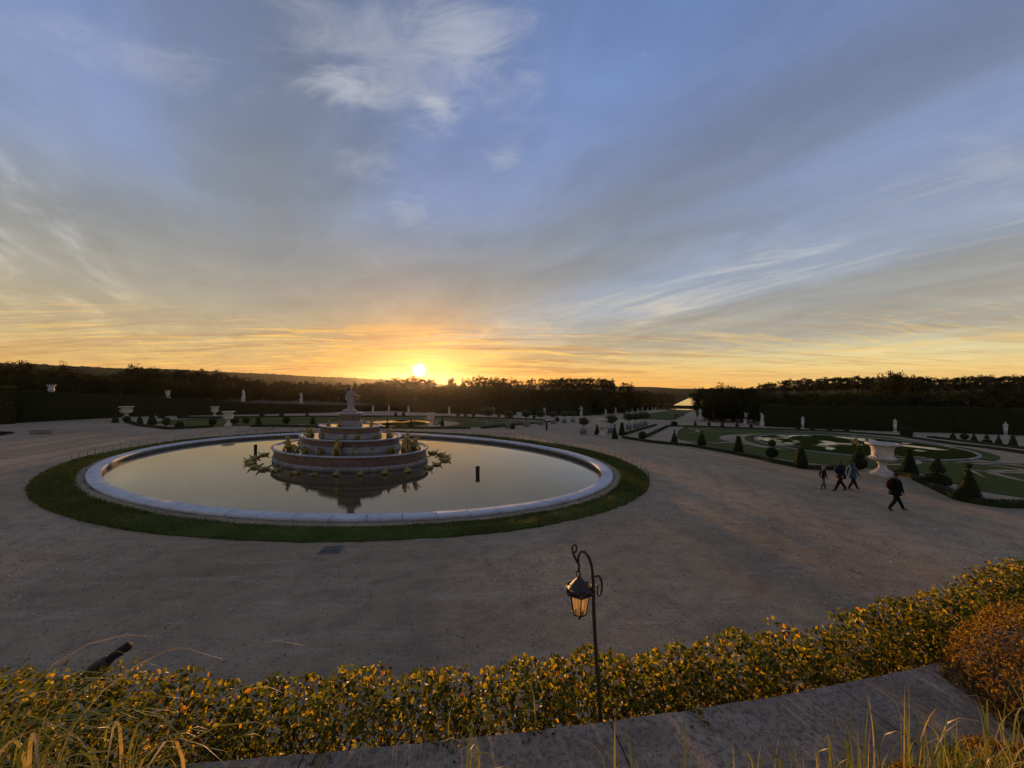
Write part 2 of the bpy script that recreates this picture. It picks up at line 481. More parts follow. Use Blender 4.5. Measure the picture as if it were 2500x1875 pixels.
def m_leaf(name, stops, transl=0.35, rough=0.45, spec=0.4, noise_scale=0.0):
    """leaf colours vary per leaf; light passes through"""
    m, g = new_mat(name)
    geo = g.node('ShaderNodeNewGeometry')
    col = g.ramp(geo.outputs['Random Per Island'], [(p, (*c, 1)) for p, c in stops])
    if noise_scale:
        n = g.noise(geo.outputs['Position'], noise_scale, 3, 0.5)
        col = g.mix(1.0, col, g.ramp(n, [(0.3, 0.55), (0.7, 1.35)]), 'MULTIPLY')
    pr = principled(g, col, rough, Specular_IOR_Level=spec)
    tr = g.node('ShaderNodeBsdfTranslucent')
    g.put(tr.inputs[0], g.mix(1.0, col, (1.65, 1.6, 0.55, 1), 'MULTIPLY'))
    mx = g.node('ShaderNodeMixShader'); mx.inputs[0].default_value = transl
    g.l.new(pr, mx.inputs[1]); g.l.new(tr.outputs[0], mx.inputs[2])
    finish(g, mx.outputs[0])
    MAT[name] = m
def m_water(name, col, ripple=6.0, strength=0.12, rough=0.025):
    m, g = new_mat(name)
    p = pos(g)
    n1 = g.noise(g.vm('MULTIPLY', p, (1.0, 1.6, 1.0)), ripple, 4, 0.55, 0.4)
    n2 = g.noise(p, ripple * 0.16, 3, 0.5)
    calm = g.smooth(g.noise(p, 0.16, 3, 0.5), 0.4, 0.62)
    h = g.m('ADD', g.m('MULTIPLY', n1, g.m('MULTIPLY_ADD', calm, 0.7, 0.3)), g.m('MULTIPLY', n2, 1.5))
    finish(g, principled(g, col, rough, g.bump(h, strength, 0.012), IOR=2.4, Specular_IOR_Level=0.5))
    MAT[name] = m
def m_pond():
    m, g = new_mat('pond_water')
    p = pos(g)
    weed = g.smooth(g.noise(p, 0.22, 5, 0.6, 0.6), 0.36, 0.46)
    fine = g.noise(p, 9, 4, 0.7)
    col = g.mix(fine, (0.02, 0.026, 0.005, 1), (0.05, 0.052, 0.012, 1))
    a = principled(g, col, 0.9, g.bump(fine, 0.4, 0.02), Specular_IOR_Level=0.0)
    b = principled(g, (0.03, 0.035, 0.014, 1), 0.04, IOR=1.33)
    mx = g.node('ShaderNodeMixShader'); g.put(mx.inputs[0], weed); g.l.new(b, mx.inputs[1]); g.l.new(a, mx.inputs[2])
    finish(g, mx.outputs[0])
    MAT['pond_water'] = m
def m_coping():
    m, g = new_mat('coping_stone')
    p = pos(g)
    a = g.noise(p, 3.4, 7, 0.65, 0.6); b = g.noise(p, 30, 8, 0.8, 0.5); c = g.noise(p, 90, 4, 0.7)
    col = g.ramp(a, [(0.32, (0.32, 0.22, 0.145, 1)), (0.5, (0.42, 0.295, 0.20, 1)), (0.66, (0.52, 0.375, 0.265, 1))])
    col = g.mix(g.smooth(b, 0.46, 0.62, 0, 0.8), col, (0.13, 0.09, 0.065, 1))
    li = g.noise(p, 8.5, 5, 0.6, 0.8)
    col = g.mix(g.smooth(li, 0.56, 0.70, 0, 0.4), col, (0.44, 0.34, 0.25, 1))
    pit = g.voro(p, 30.0)
    col = g.mix(g.smooth(pit, 0.0, 0.16, 0.55, 0.0), col, (0.04, 0.034, 0.03, 1))
    h = g.m('ADD', g.m('MULTIPLY', a, 1.2), g.m('ADD', b, g.m('ADD', g.m('MULTIPLY', c, 0.35), g.smooth(pit, 0.0, 0.2, -0.5, 0.0))))
    finish(g, principled(g, col, 0.92, g.bump(h, 1.0, 0.02), Specular_IOR_Level=0.15))
    MAT['coping_stone'] = m
def m_redmarble():
    m, g = new_mat('red_marble')
    p = pos(g)
    w = g.noise(p, 1.6, 6, 0.6, 1.6); b = g.noise(p, 7.0, 6, 0.7, 0.8)
    col = g.ramp(w, [(0.3, (0.06, 0.032, 0.026, 1)), (0.5, (0.115, 0.062, 0.05, 1)), (0.68, (0.16, 0.10, 0.082, 1))])
    col = g.mix(g.smooth(b, 0.55, 0.68, 0, 0.55), col, (0.27, 0.19, 0.165, 1))
    stn = g.noise(g.vm('MULTIPLY', p, (3.0, 3.0, 0.5)), 1.4, 5, 0.6)
    col = g.mix(g.smooth(stn, 0.52, 0.66, 0, 0.5), col, (0.05, 0.035, 0.028, 1))
    finish(g, principled(g, col, 0.42, g.bump(b, 0.2, 0.006)))
    MAT['red_marble'] = m
def m_stone(name, c0, c1, stain=(0.1, 0.09, 0.08), k=0.5):
    m, g = new_mat(name)
    p = pos(g)
    a = g.noise(p, 1.1, 6, 0.6, 0.5); b = g.noise(p, 9, 6, 0.65)
    col = g.ramp(a, [(0.3, (*c0, 1)), (0.7, (*c1, 1))])
    run = g.noise(g.vm('MULTIPLY', p, (5, 5, 0.7)), 1.0, 5, 0.6)
    col = g.mix(g.smooth(run, 0.55, 0.72, 0, k), col, (*stain, 1))
    col = g.mix(g.smooth(b, 0.6, 0.75, 0, k * 0.7), col, (*stain, 1))
    finish(g, principled(g, col, 0.65, g.bump(g.m('ADD', a, g.m('MULTIPLY', b, 0.5)), 0.3, 0.01)))
    MAT[name] = m
m_gravel(); m_coping(); m_redmarble()
m_stone('basin_marble', (0.40, 0.39, 0.38), (0.58, 0.56, 0.55), (0.22, 0.21, 0.20), 0.6)
m_stone('mossy_stone', (0.055, 0.045, 0.03), (0.12, 0.10, 0.075), (0.03, 0.03, 0.02), 0.6)
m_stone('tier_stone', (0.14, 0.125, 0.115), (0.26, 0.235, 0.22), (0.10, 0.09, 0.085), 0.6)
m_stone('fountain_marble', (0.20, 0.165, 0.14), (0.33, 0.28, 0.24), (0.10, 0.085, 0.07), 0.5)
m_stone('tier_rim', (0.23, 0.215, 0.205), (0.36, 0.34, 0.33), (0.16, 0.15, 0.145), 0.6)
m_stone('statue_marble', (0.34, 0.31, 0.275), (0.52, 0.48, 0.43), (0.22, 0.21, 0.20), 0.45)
m_stone('vase_stone', (0.36, 0.315, 0.265), (0.52, 0.46, 0.40), (0.26, 0.23, 0.20), 0.4)
m_stone('edging_stone', (0.15, 0.13, 0.11), (0.25, 0.22, 0.19), (0.12, 0.11, 0.10), 0.5)
m_simple('gilding', (0.18, 0.115, 0.025), (0.42, 0.28, 0.075), 6.0, 0.45, 0.5, 0.02, metallic=0.65, spots=((0.06, 0.045, 0.02), 1.6, 0.55, 0.7))
m_simple('soil', (0.055, 0.042, 0.03), (0.10, 0.078, 0.058), 4.0, 0.95, 0.8, 0.03, coord='pos', Specular_IOR_Level=0.05)
m_simple('bank_turf', (0.075, 0.062, 0.04), (0.13, 0.11, 0.08), 2.5, 0.95, 0.8, 0.04, coord='pos', Specular_IOR_Level=0.05)
m_simple('lawn', (0.042, 0.053, 0.008), (0.078, 0.086, 0.016), 0.5, 0.85, 0.9, 0.03, detail=9, coord='pos', spots=((0.10, 0.10, 0.025), 3.0, 0.56, 0.5), Specular_IOR_Level=0.03)
m_simple('core_dark', (0.016, 0.018, 0.008), (0.032, 0.034, 0.014), 6.0, 0.9, 0.6, 0.05, coord='pos', Specular_IOR_Level=0.05)
m_simple('bark', (0.045, 0.033, 0.024), (0.09, 0.068, 0.05), 5.0, 0.9, 0.8, 0.03)
m_simple('iron', (0.035, 0.026, 0.022), (0.07, 0.052, 0.042), 30.0, 0.62, 0.3, 0.002, metallic=0.5, spots=((0.12, 0.055, 0.03), 0.5, 0.58, 0.5))
m_simple('dark_iron', (0.02, 0.017, 0.015), (0.04, 0.032, 0.027), 20.0, 0.8, 0.3, 0.002, Specular_IOR_Level=0.15)
m_simple('planter_wood', (0.10, 0.115, 0.12), (0.16, 0.175, 0.18), 5.0, 0.6, 0.3, 0.004)
m_simple('hill_wood', (0.020, 0.024, 0.010), (0.055, 0.05, 0.018), 0.03, 0.95, 1.0, 4.0, detail=8, coord='pos', Specular_IOR_Level=0.0)
m_simple('rust_brown', (0.05, 0.02, 0.015), (0.10, 0.045, 0.03), 30.0, 0.7, 0.5, 0.004)
m_water('pool_water', (0.05, 0.04, 0.014, 1), 5.0, 0.14)
m_pond()
m_water('canal_water', (0.03, 0.035, 0.03, 1), 0.4, 0.05, 0.05)
m_leaf('grass_leaf', [(0, (0.040, 0.055, 0.007)), (0.6, (0.074, 0.088, 0.014)), (0.9, (0.10, 0.11, 0.03)), (1, (0.14, 0.12, 0.05))], 0.3, 0.6, 0.2)
m_leaf('yew_leaf', [(0, (0.014, 0.022, 0.005)), (0.6, (0.025, 0.034, 0.008)), (1, (0.045, 0.046, 0.012))], 0.15, 0.65, 0.12)
m_leaf('clipped_leaf', [(0, (0.020, 0.019, 0.006)), (0.6, (0.034, 0.028, 0.008)), (1, (0.055, 0.04, 0.011))], 0.12, 0.7, 0.05, 0.4)
m_leaf('tree_leaf', [(0, (0.015, 0.018, 0.005)), (0.5, (0.028, 0.028, 0.007)), (0.85, (0.046, 0.038, 0.009)), (1, (0.075, 0.046, 0.010))], 0.22, 0.7, 0.05, 0.06)
m_leaf('autumn_leaf', [(0, (0.04, 0.036, 0.008)), (0.5, (0.075, 0.052, 0.010)), (1, (0.12, 0.065, 0.012))], 0.3, 0.7, 0.05, 0.1)
m_leaf('orange_leaf', [(0, (0.016, 0.026, 0.008)), (0.7, (0.03, 0.042, 0.012)), (1, (0.05, 0.06, 0.02))], 0.2, 0.4, 0.4)
m_leaf('hornbeam_leaf', [(0, (0.028, 0.036, 0.005)), (0.38, (0.060, 0.070, 0.008)), (0.68, (0.13, 0.125, 0.012)), (0.87, (0.26, 0.195, 0.018)), (0.96, (0.42, 0.26, 0.02)), (0.99, (0.42, 0.15, 0.02)), (1, (0.22, 0.05, 0.015))], 0.7, 0.4, 0.4)
m_leaf('rust_leaf', [(0, (0.06, 0.032, 0.006)), (0.5, (0.16, 0.085, 0.011)), (0.85, (0.26, 0.14, 0.016)), (1, (0.32, 0.20, 0.035))], 0.55, 0.5, 0.3)
m_leaf('blade', [(0, (0.085, 0.115, 0.02)), (0.5, (0.15, 0.165, 0.032)), (0.8, (0.27, 0.22, 0.07)), (1, (0.42, 0.30, 0.13))], 0.42, 0.45, 0.4)
m_leaf('twig', [(0, (0.03, 0.02, 0.014)), (1, (0.06, 0.04, 0.028))], 0.0, 0.7, 0.2)
def m_plain(name, c, rough=0.9):
    return m_simple(name, tuple(k * 0.8 for k in c), tuple(k * 1.15 for k in c), 14.0, rough, 0.3, 0.004, Specular_IOR_Level=0.08)
for nm, c in dict(cloth_black=(0.012, 0.012, 0.014), cloth_navy=(0.014, 0.017, 0.024), cloth_blue=(0.055, 0.095, 0.13), cloth_grey=(0.10, 0.11, 0.115), cloth_pale=(0.20, 0.22, 0.24),
                  cloth_maroon=(0.028, 0.006, 0.008), cloth_brown=(0.05, 0.022, 0.016), skin=(0.28, 0.16, 0.11), hair=(0.03, 0.018, 0.012), shoe=(0.014, 0.011, 0.010)).items():
    m_plain(nm, c)
def m_glass():
    m, g = new_mat('lantern_glass')
    p = objc(g)
    n = g.noise(p, 40, 4, 0.6)
    col = g.ramp(n, [(0.3, (0.55, 0.42, 0.26, 1)), (0.7, (0.72, 0.58, 0.38, 1))])
    tr = g.node('ShaderNodeBsdfTranslucent'); g.put(tr.inputs[0], col)
    tp = g.node('ShaderNodeBsdfTransparent'); g.put(tp.inputs[0], (0.9, 0.8, 0.62, 1))
    gl = g.node('ShaderNodeBsdfGlossy'); gl.inputs['Roughness'].default_value = 0.15
    a = g.node('ShaderNodeMixShader'); a.inputs[0].default_value = 0.42
    g.l.new(tr.outputs[0], a.inputs[1]); g.l.new(tp.outputs[0], a.inputs[2])
    b = g.node('ShaderNodeMixShader'); b.inputs[0].default_value = 0.06
    g.l.new(a.outputs[0], b.inputs[1]); g.l.new(gl.outputs[0], b.inputs[2])
    finish(g, b.outputs[0])
    MAT['lantern_glass'] = m
m_glass()

# ================================================================== SETTING
# ------------------------------------------------------------------ ground
def build_ground():
    us = np.concatenate([[-900, -300, -120, -70], np.arange(-50, -16, 1.0), np.arange(-16, 19.9, .5), np.arange(20, 110.1, 1.0), [115, 125, 140, 170, 220, 300, 400, 499, 501, 540, 600, 700, 900, 1300, 2000, 3200, 5000]])
    vs = np.concatenate([[-4500, -2500, -1400, -700, -350, -200, -130], np.arange(-92, -26, 1.0), np.arange(-26, 23.9, .5), np.arange(24, 102.1, 1.0), [130, 200, 350, 700, 1400, 2500, 4500]])
    U, V = np.meshgrid(us, vs, indexing='ij')
    Z = zuv(U, V)
    X, Y = XY(U, V)
    nu, nv = U.shape
    i = np.arange(nu * nv).reshape(nu, nv)
    q = np.stack([i[:-1, :-1], i[1:, :-1], i[1:, 1:], i[:-1, 1:]], -1).reshape(-1, 4)
    struct('ground', mesh_np('ground', np.stack([X, Y, Z], -1).reshape(-1, 3), q), MAT['gravel'])
build_ground()

def poly_fan(cu, cv, r0, boundary, dz, nrad=16, nang=200, rag=0.0, rng=None):
    """sheet between a circle (or point) and a boundary polygon given in (u,v), laid on the land"""
    b = np.array(boundary, float)
    th = np.linspace(0, 2 * PI, nang, endpoint=False)
    rs = []
    for t in th:
        d = np.array([math.cos(t), math.sin(t)]); best = None
        for k in range(len(b)):
            p, q = b[k] - (cu, cv), b[(k + 1) % len(b)] - (cu, cv)
            e = q - p; det = d[0] * -e[1] + d[1] * e[0]
            if abs(det) < 1e-9: continue
            rr = (p[0] * -e[1] + p[1] * e[0]) / det
            ss = (d[0] * p[1] - d[1] * p[0]) / det
            if rr > 0 and -1e-6 <= ss <= 1 + 1e-6 and (best is None or rr > best): best = rr
        rs.append(best if best else r0)
    rs = np.array(rs)
    if rag: rs = rs + rng.uniform(-rag, rag, len(rs))
    k = np.linspace(0, 1, nrad + 1)
    RR = r0 + (rs[None] - r0) * k[:, None]
    RR = np.maximum(RR, r0)
    U = cu + RR * np.cos(th)[None]; V = cv + RR * np.sin(th)[None]
    X, Y = XY(U, V); Z = zuv(U, V) + dz
    n = nang; i = np.arange((nrad + 1) * n).reshape(nrad + 1, n); j = np.roll(i, -1, 1)
    q = np.stack([i[:-1], i[1:], j[1:], j[:-1]], -1).reshape(-1, 4)
    return np.stack([X, Y, Z], -1).reshape(-1, 3), q
def ribbon(pts, w, dz, per=0.5, taper=False):
    """strip of width w along points in (u,v)"""
    p = np.array(pts, float)
    seg = np.hypot(*np.diff(p, axis=0).T); s = np.concatenate([[0], np.cumsum(seg)])
    n = max(3, int(s[-1] / per))
    ss = np.linspace(0, s[-1], n)
    c = np.c_[np.interp(ss, s, p[:, 0]), np.interp(ss, s, p[:, 1])]
    t = np.gradient(c, axis=0); t /= np.linalg.norm(t, axis=1, keepdims=True)
    nn = np.c_[-t[:, 1], t[:, 0]]
    ww = np.full(n, w)
    if taper: ww = w * np.clip(np.sin(np.linspace(0.03, PI - 0.03, n)) * 1.5, 0.05, 1)
    cols = []
    for k in np.linspace(-.5, .5, 4):
        uv = c + nn * (ww * k)[:, None]
        x, y = XY(uv[:, 0], uv[:, 1]); cols.append(np.stack([x, y, zuv(uv[:, 0], uv[:, 1]) + dz], -1))
    v = np.stack(cols, 1); i = np.arange(n * 4).reshape(n, 4)
    q = np.stack([i[:-1, :-1], i[1:, :-1], i[1:, 1:], i[:-1, 1:]], -1).reshape(-1, 4)
    return v.reshape(-1, 3), q
def arc_pts(cu, cv, r, a0, a1, n=30, k=1.0):
    a = np.radians(np.linspace(a0, a1, n))
    return np.c_[cu + r * np.cos(a) * k, cv + r * np.sin(a)]

# ------------------------------------------------------------------ parterres: turf, gravel scrolls
LAWN_R = [(31, 23.5), (26.5, 25.5), (22.6, 27.8), (18.2, 30.6), (14.2, 33.2), (13.4, 36.6), (13.0, 39.6), (8.5, 40.0), (7.2, 41.5), (7.6, 54.5), (30, 54.5), (58, 54.0), (66.5, 49), (67, 30), (66, 24.0), (50, 23.2)]
LAWN_L = [(9.5, -56), (7.5, -41), (12, -36), (16.5, -25), (23, -14), (32, -7.5), (62, -8), (66, -24), (62, -38), (48, -48), (32, -54), (18, -60)]
for nm, poly, (cu, cv, r) in (('lawn', LAWN_R, PONDS[0]), ('lawn', LAWN_L, PONDS[1])):
    v, q = poly_fan(cu, cv, r + 4.2, poly, 0.035, 22, 260, 0.05, RNG)
    struct(nm, mesh_np(nm, v, q), MAT['lawn'])
def scrolls(lst):
    for pts, w, tp in lst:
        v, q = ribbon(pts, w * .68, 0.055, 0.4, tp)
        struct('gravel_path', mesh_np('gravel_path', v, q), MAT['gravel'])
def mirror(pts): return [(u - 3.0, -v + 15.0) for u, v in pts]
SCR = [
    (np.vstack([arc_pts(24, 47, 6.0, 150, -20), [(20, 50), (14, 51.5)]]), 1.1, True),
    (np.vstack([[(12.5, 42.5)], arc_pts(19, 44.5, 3.0, 200, 20), arc_pts(24, 48.5, 2.3, -150, 60)]), 0.8, True),
    (arc_pts(22, 36, 6.5, 170, 40), 0.9, True),
    (np.vstack([[(10.5, 44)], arc_pts(14, 48, 4.0, -120, 80)]), 0.9, True),
    (arc_pts(33, 26.5, 5.0, 230, 60), 0.8, True),
    (np.vstack([[(26.5, 27.5), (29, 28.6)], arc_pts(32, 29.5, 2.4, 200, -60)]), 0.7, True),
    (arc_pts(60, 31, 6.0, 120, 300), 0.9, True),
    (arc_pts(60, 44, 6.0, 60, 250), 0.9, True),
    (np.array([(44, 24.8), (50, 26.5), (56, 26), (61, 27.8), (65, 31)]), 0.7, True),
    (arc_pts(24, 51, 4.5, -60, 120), 0.7, True),
    (np.array([(8.6, 44), (13, 46.5), (18, 52), (28, 53)]), 0.8, True),
    (np.array([(30, 51.5), (40, 53), (50, 52.4), (57, 50)]), 0.6, True),
]
scrolls(SCR)
scrolls([(np.array(mirror(p)), w, t) for p, w, t in SCR[1:9]])

# ------------------------------------------------------------------ parterre ponds
def pond(cu, cv, r, label):
    lev = float(base_z(np.array(cu)))
    x, y = XY(cu, cv)
    t = thing('round_pond', label, 'pond', (x, y, lev))
    mb = MB()
    mb.lathe([(r - 0.22, -0.35), (r - 0.22, 0.07), (r - 0.2, 0.09), (r + 0.02, 0.09), (r + 0.05, 0.07), (r + 0.05, -0.3)], 96, cap=False)
    link('stone_rim', mb.mesh('pond_rim', True), MAT['edging_stone'], t)
    mb = MB().lathe([(0.01, 0.0), (r * .5, 0.0), (r - 0.21, 0.0)], 96, cap=False)
    link('water', mb.mesh('pond_water'), MAT['pond_water'], t)
    mb = MB()
    rr = np.random.default_rng(5)
    n = 2600; a = rr.uniform(0, 2 * PI, n); q = r + 0.25 + rr.uniform(0, 1.0, n)
    link('turf_margin', MB().lathe([(r + 0.06, 0.03), (r + 1.2, 0.03)], 96, cap=False).mesh('turf_margin'), MAT['lawn'], t)
    # gilded group in the water
    return t
pond(*PONDS[0], 'round parterre pond beyond the large stone vase by the tall dark hedge')
pond(*PONDS[1], 'small parterre pond behind the tiered fountain below the setting sun')

# ------------------------------------------------------------------ great lawn down the slope, pool and canal
def strip(name, corners, mat, dz, n=24):
    """quad strip between a left and a right line in (u,v)"""
    L, Rr = np.array(corners[0], float), np.array(corners[1], float)
    k = np.linspace(0, 1, n)
    uL = np.interp(k, np.linspace(0, 1, len(L)), L[:, 0]); vL = np.interp(k, np.linspace(0, 1, len(L)), L[:, 1])
    uR = np.interp(k, np.linspace(0, 1, len(Rr)), Rr[:, 0]); vR = np.interp(k, np.linspace(0, 1, len(Rr)), Rr[:, 1])
    vs = []
    for j in range(5):
        a = j / 4
        u = uL * (1 - a) + uR * a; v = vL * (1 - a) + vR * a
        x, y = XY(u, v); vs.append(np.stack([x, y, base_z(u) + dz], -1))
    v = np.stack(vs, 1); i = np.arange(n * 5).reshape(n, 5)
    q = np.stack([i[:-1, :-1], i[1:, :-1], i[1:, 1:], i[:-1, 1:]], -1).reshape(-1, 4)
    return struct(name, mesh_np(name, v.reshape(-1, 3), q), mat)
strip('great_lawn', ([(106, 3.5), (470, 2.0)], [(106, 20.5), (470, 26.0)]), MAT['lawn'], 0.05, 60)
strip('far_turf', ([(502, -400), (5000, -3200)], [(502, 500), (5000, 3200)]), MAT['hill_wood'], 0.03, 4)
strip('pool_water', ([(478, -4), (545, 2)], [(478, 44), (545, 50)]), MAT['canal_water'], 0.12, 6)
strip('canal_water', ([(600, -2.0), (975, 16.7), (2200, 78)], [(600, 56), (975, 76), (2200, 138)]), MAT['canal_water'], 0.12, 10)

# ------------------------------------------------------------------ far hills
def hills(name, ridge, depth, mat, z_foot, seed, amp):
    """ridge: [(azimuth deg, distance, height above eye)]"""
    rr = np.random.default_rng(seed)
    az = np.array([r[0] for r in ridge]); D = np.array([r[1] for r in ridge]); Hh = np.array([r[2] for r in ridge])
    n = 420
    a = np.linspace(az[0], az[-1], n); d = np.interp(a, az, D); h = np.interp(a, az, Hh)
    bump = np.zeros(n)
    for k in range(7):
        f = 2 ** k; bump += np.interp(np.linspace(0, f * 6, n), np.arange(f * 6 + 1), rr.uniform(-1, 1, f * 6 + 1)) / (1.55 ** k)
    h = h + amp * bump
    rows = []
    for k in np.linspace(0, 1, 14):
        dd = d - depth * (1 - k)
        z = z_foot + (6 + h - z_foot) * (smooth01(np.array(k)) ** 0.9)
        z = z + rr.normal(0, amp * 0.5, n) * (0 if k in (0, 1) else 1)
        ar = np.radians(a)
        rows.append(np.stack([dd * np.sin(ar), dd * np.cos(ar), z], -1))
    ar = np.radians(a); rows.append(np.stack([(d + 400) * np.sin(ar), (d + 400) * np.cos(ar), np.full(n, z_foot - 20.0)], -1))
    v = np.stack(rows, 0); m = len(rows)
    i = np.arange(m * n).reshape(m, n)
    q = np.stack([i[:-1, :-1], i[:-1, 1:], i[1:, 1:], i[1:, :-1]], -1).reshape(-1, 4)
    return struct(name, mesh_np(name, v.reshape(-1, 3), q), mat)
def eye(px, py, D):   # azimuth and height above the eye of a skyline point D metres off
    return (math.degrees(math.atan((px - 1250) / 939)), D, (942.4 - py) / 939 * D * math.cos(math.atan((px - 1250) / 939)))
hills('hills', [eye(x, y, 1900) for x, y in [(-900, 860), (-300, 870), (60, 888), (150, 893), (260, 899), (400, 902), (500, 906), (620, 912), (740, 918), (860, 922), (960, 928), (1100, 940), (1250, 950)]], 900, MAT['hill_wood'], -20, 3, 2.2)
hills('hills', [eye(x, y, 2600) for x, y in [(900, 946), (1100, 944), (1300, 940), (1500, 943), (1600, 945), (1640, 947.5), (1700, 951), (1760, 951), (1900, 946), (2100, 940), (2500, 938), (3300, 930)]], 1400, MAT['hill_wood'], -22, 4, 1.6)

def pebbles():
    rr = np.random.default_rng(17)
    n = 26000
    az = rr.uniform(-.98, .98, n); d = 6.2 + 22 * rr.random(n) ** 1.6
    x, y = d * np.sin(az), d * np.cos(az)
    u, v = UV(x, y); bu, bv = UV(BC[0], BC[1])
    keep = ((u - bu) / (BB + 2.6)) ** 2 + ((v - bv) / (BA + 2.6)) ** 2 > 1
    keep &= rr.random(n) < .35 + .65 * (np.sin(x * .8 + y * .3) * np.sin(y * .9) > -.1)
    x, y, d = x[keep], y[keep], d[keep]; n = len(x)
    s = rr.uniform(.008, .02, n) * np.clip(d / 9, 1, 2.2)
    dirs = np.array([(1, 0, 0), (0, 1, 0), (-1, 0, 0), (0, -1, 0), (0, 0, .7)], float)
    vv = np.stack([x, y, zuv(*UV(x, y))], -1)[:, None] + dirs[None] * s[:, None, None] * rr.uniform(.6, 1.3, (n, 5, 1))
    f = np.array([(0, 1, 4), (1, 2, 4), (2, 3, 4), (3, 0, 4)])[None] + np.arange(n)[:, None, None] * 5
    o = link('loose_stones', mesh_np('loose_stones', vv.reshape(-1, 3), f.reshape(-1, 3)), MAT['pebble'])
    tag(o, 'scattered loose stones and grit on the gravel', 'gravel', kind='stuff')
m_leaf('pebble', [(0, (0.10, 0.075, 0.055)), (0.5, (0.22, 0.17, 0.13)), (0.9, (0.42, 0.35, 0.27)), (1, (0.62, 0.54, 0.44))], 0.0, .8, .3)
pebbles()

def fallen_leaves():
    rr = np.random.default_rng(23)
    n = 900
    az = rr.uniform(-.98, .98, n); d = 6.0 + 26 * rr.random(n) ** 1.5
    x, y = d * np.sin(az), d * np.cos(az)
    u, v = UV(x, y); bu, bv = UV(BC[0], BC[1])
    k = ((u - bu) / BB) ** 2 + ((v - bv) / BA) ** 2 > 1.02
    c = np.stack([x[k], y[k], zuv(u[k], v[k]) + .012], -1)
    o = link('fallen_leaves', MB().leaves(c, rr.uniform(.04, .075, len(c)) * np.clip(d[k] / 14, 1, 1.6), .035, rr, np.tile((0, 0, 1.0), (len(c), 1)), .35).mesh('fallen_leaves'), MAT['litter'])
    tag(o, 'dry fallen leaves scattered over the gravel', 'leaves', kind='stuff')
m_leaf('litter', [(0, (0.05, 0.03, 0.015)), (0.6, (0.10, 0.06, 0.025)), (1, (0.24, 0.15, 0.05))], 0.1, .7, .2)
fallen_leaves()

# ================================================================== GREAT BASIN AND FOUNTAIN
ROT = math.atan2(DV[1], DV[0])                      # long axis of the ovals lies across the garden axis
def ell(A, B, t):
    u, v = B * np.sin(t), A * np.cos(t)
    return BC[0] + u * DU[0] + v * DV[0], BC[1] + u * DU[1] + v * DV[1]
KF = 1.048                                           # creatures were measured on a basin set a little nearer
def BXY(u, v):
    return BC[0] + KF * (u * DU[0] + v * DV[0]), BC[1] + KF * (u * DU[1] + v * DV[1])
def ell_ring_mesh(name, prof, seg=200, c=(0, 0, 0), smooth=True, t0=0.0, t1=2 * PI):
    """profile points (A, B, z) swept round the oval, local to the basin's middle"""
    full = abs(t1 - t0 - 2 * PI) < 1e-6
    n = seg if full else seg + 1
    th = np.linspace(t0, t1, seg + 1)[:n]
    vs = []
    for A, B, z in prof:
        u, v = B * np.sin(th), A * np.cos(th)
        vs.append(np.stack([u * DU[0] + v * DV[0], u * DU[1] + v * DV[1], np.full(n, z)], -1))
    m = len(prof); i = np.arange(m * n).reshape(m, n)
    if full:
        j = np.roll(i, -1, 1); q = np.stack([i[:-1], j[:-1], j[1:], i[1:]], -1).reshape(-1, 4)
    else:
        q = np.stack([i[:-1, :-1], i[:-1, 1:], i[1:, 1:], i[1:, :-1]], -1).reshape(-1, 4)
    return mesh_np(name, np.concatenate(vs), q, smooth)
def ell_disc_mesh(name, A, B, z, rings=12, seg=120):
    return ell_ring_mesh(name, [(A * k, B * k, z) for k in np.linspace(0.002, 1, rings)], seg, smooth=False)
WATER = -0.22
basin = thing('fountain_basin', 'oval pale marble basin full of still water ringed by grass', 'basin', (BC[0], BC[1], 0))
N_RIM = 76
for k in range(N_RIM):
    t0, t1 = 2 * PI * k / N_RIM + 0.0007, 2 * PI * (k + 1) / N_RIM - 0.0007
    dz = random.uniform(-0.004, 0.004)
    w = 0.74
    prof = [(BA - w, BB - w, -.02 + dz), (BA - w, BB - w, 0.125 + dz), (BA - w + .03, BB - w + .03, 0.15 + dz), (BA - .04, BB - .04, 0.15 + dz), (BA, BB, 0.12 + dz), (BA - .005, BB - .005, 0.0 + dz), (BA - .07, BB - .07, -.05 + dz)]
    prof.append(prof[0])
    link('coping_stone', ell_ring_mesh('rim_stone', prof, 4, smooth=False, t0=t0, t1=t1), MAT['basin_marble'], basin)
link('kerb_wall', ell_ring_mesh('kerb_wall', [(BA - .12, BB - .12, -.3), (BA - .12, BB - .12, 0.06)], 200), MAT['tier_stone'], basin)
link('inner_wall', ell_ring_mesh('inner_wall', [(BA - .68, BB - .68, 0.05), (BA - .68, BB - .68, -0.65)], 200), MAT['mossy_stone'], basin)
struct('pool_water', ell_disc_mesh('pool_water', BA - .69, BB - .69, WATER), MAT['pool_water']).location = (BC[0], BC[1], 0)
GA, GB = 24.15, 16.65
struct('lawn_ring', ell_ring_mesh('lawn_ring', [(BA + .6, BB + .6, 0.02), (BA + .65, BB + .65, 0.045), (GA - .1, GB - .1, 0.045), (GA, GB, 0.012)], 300, smooth=False), MAT['lawn']).location = (BC[0], BC[1], 0)
ring_me = bpy.data.objects['lawn_ring'].data
_c = np.empty(len(ring_me.vertices) * 3, np.float32); ring_me.vertices.foreach_get('co', _c); _c = _c.reshape(-1, 3)
_r = np.random.default_rng(2); _n = len(_c) // 4
for _k in (0, 3):
    _c[_k * _n:(_k + 1) * _n, :2] *= (1 + _r.normal(0, .0022, (_n, 1)))
ring_me.vertices.foreach_set('co', _c.ravel()); ring_me.update()
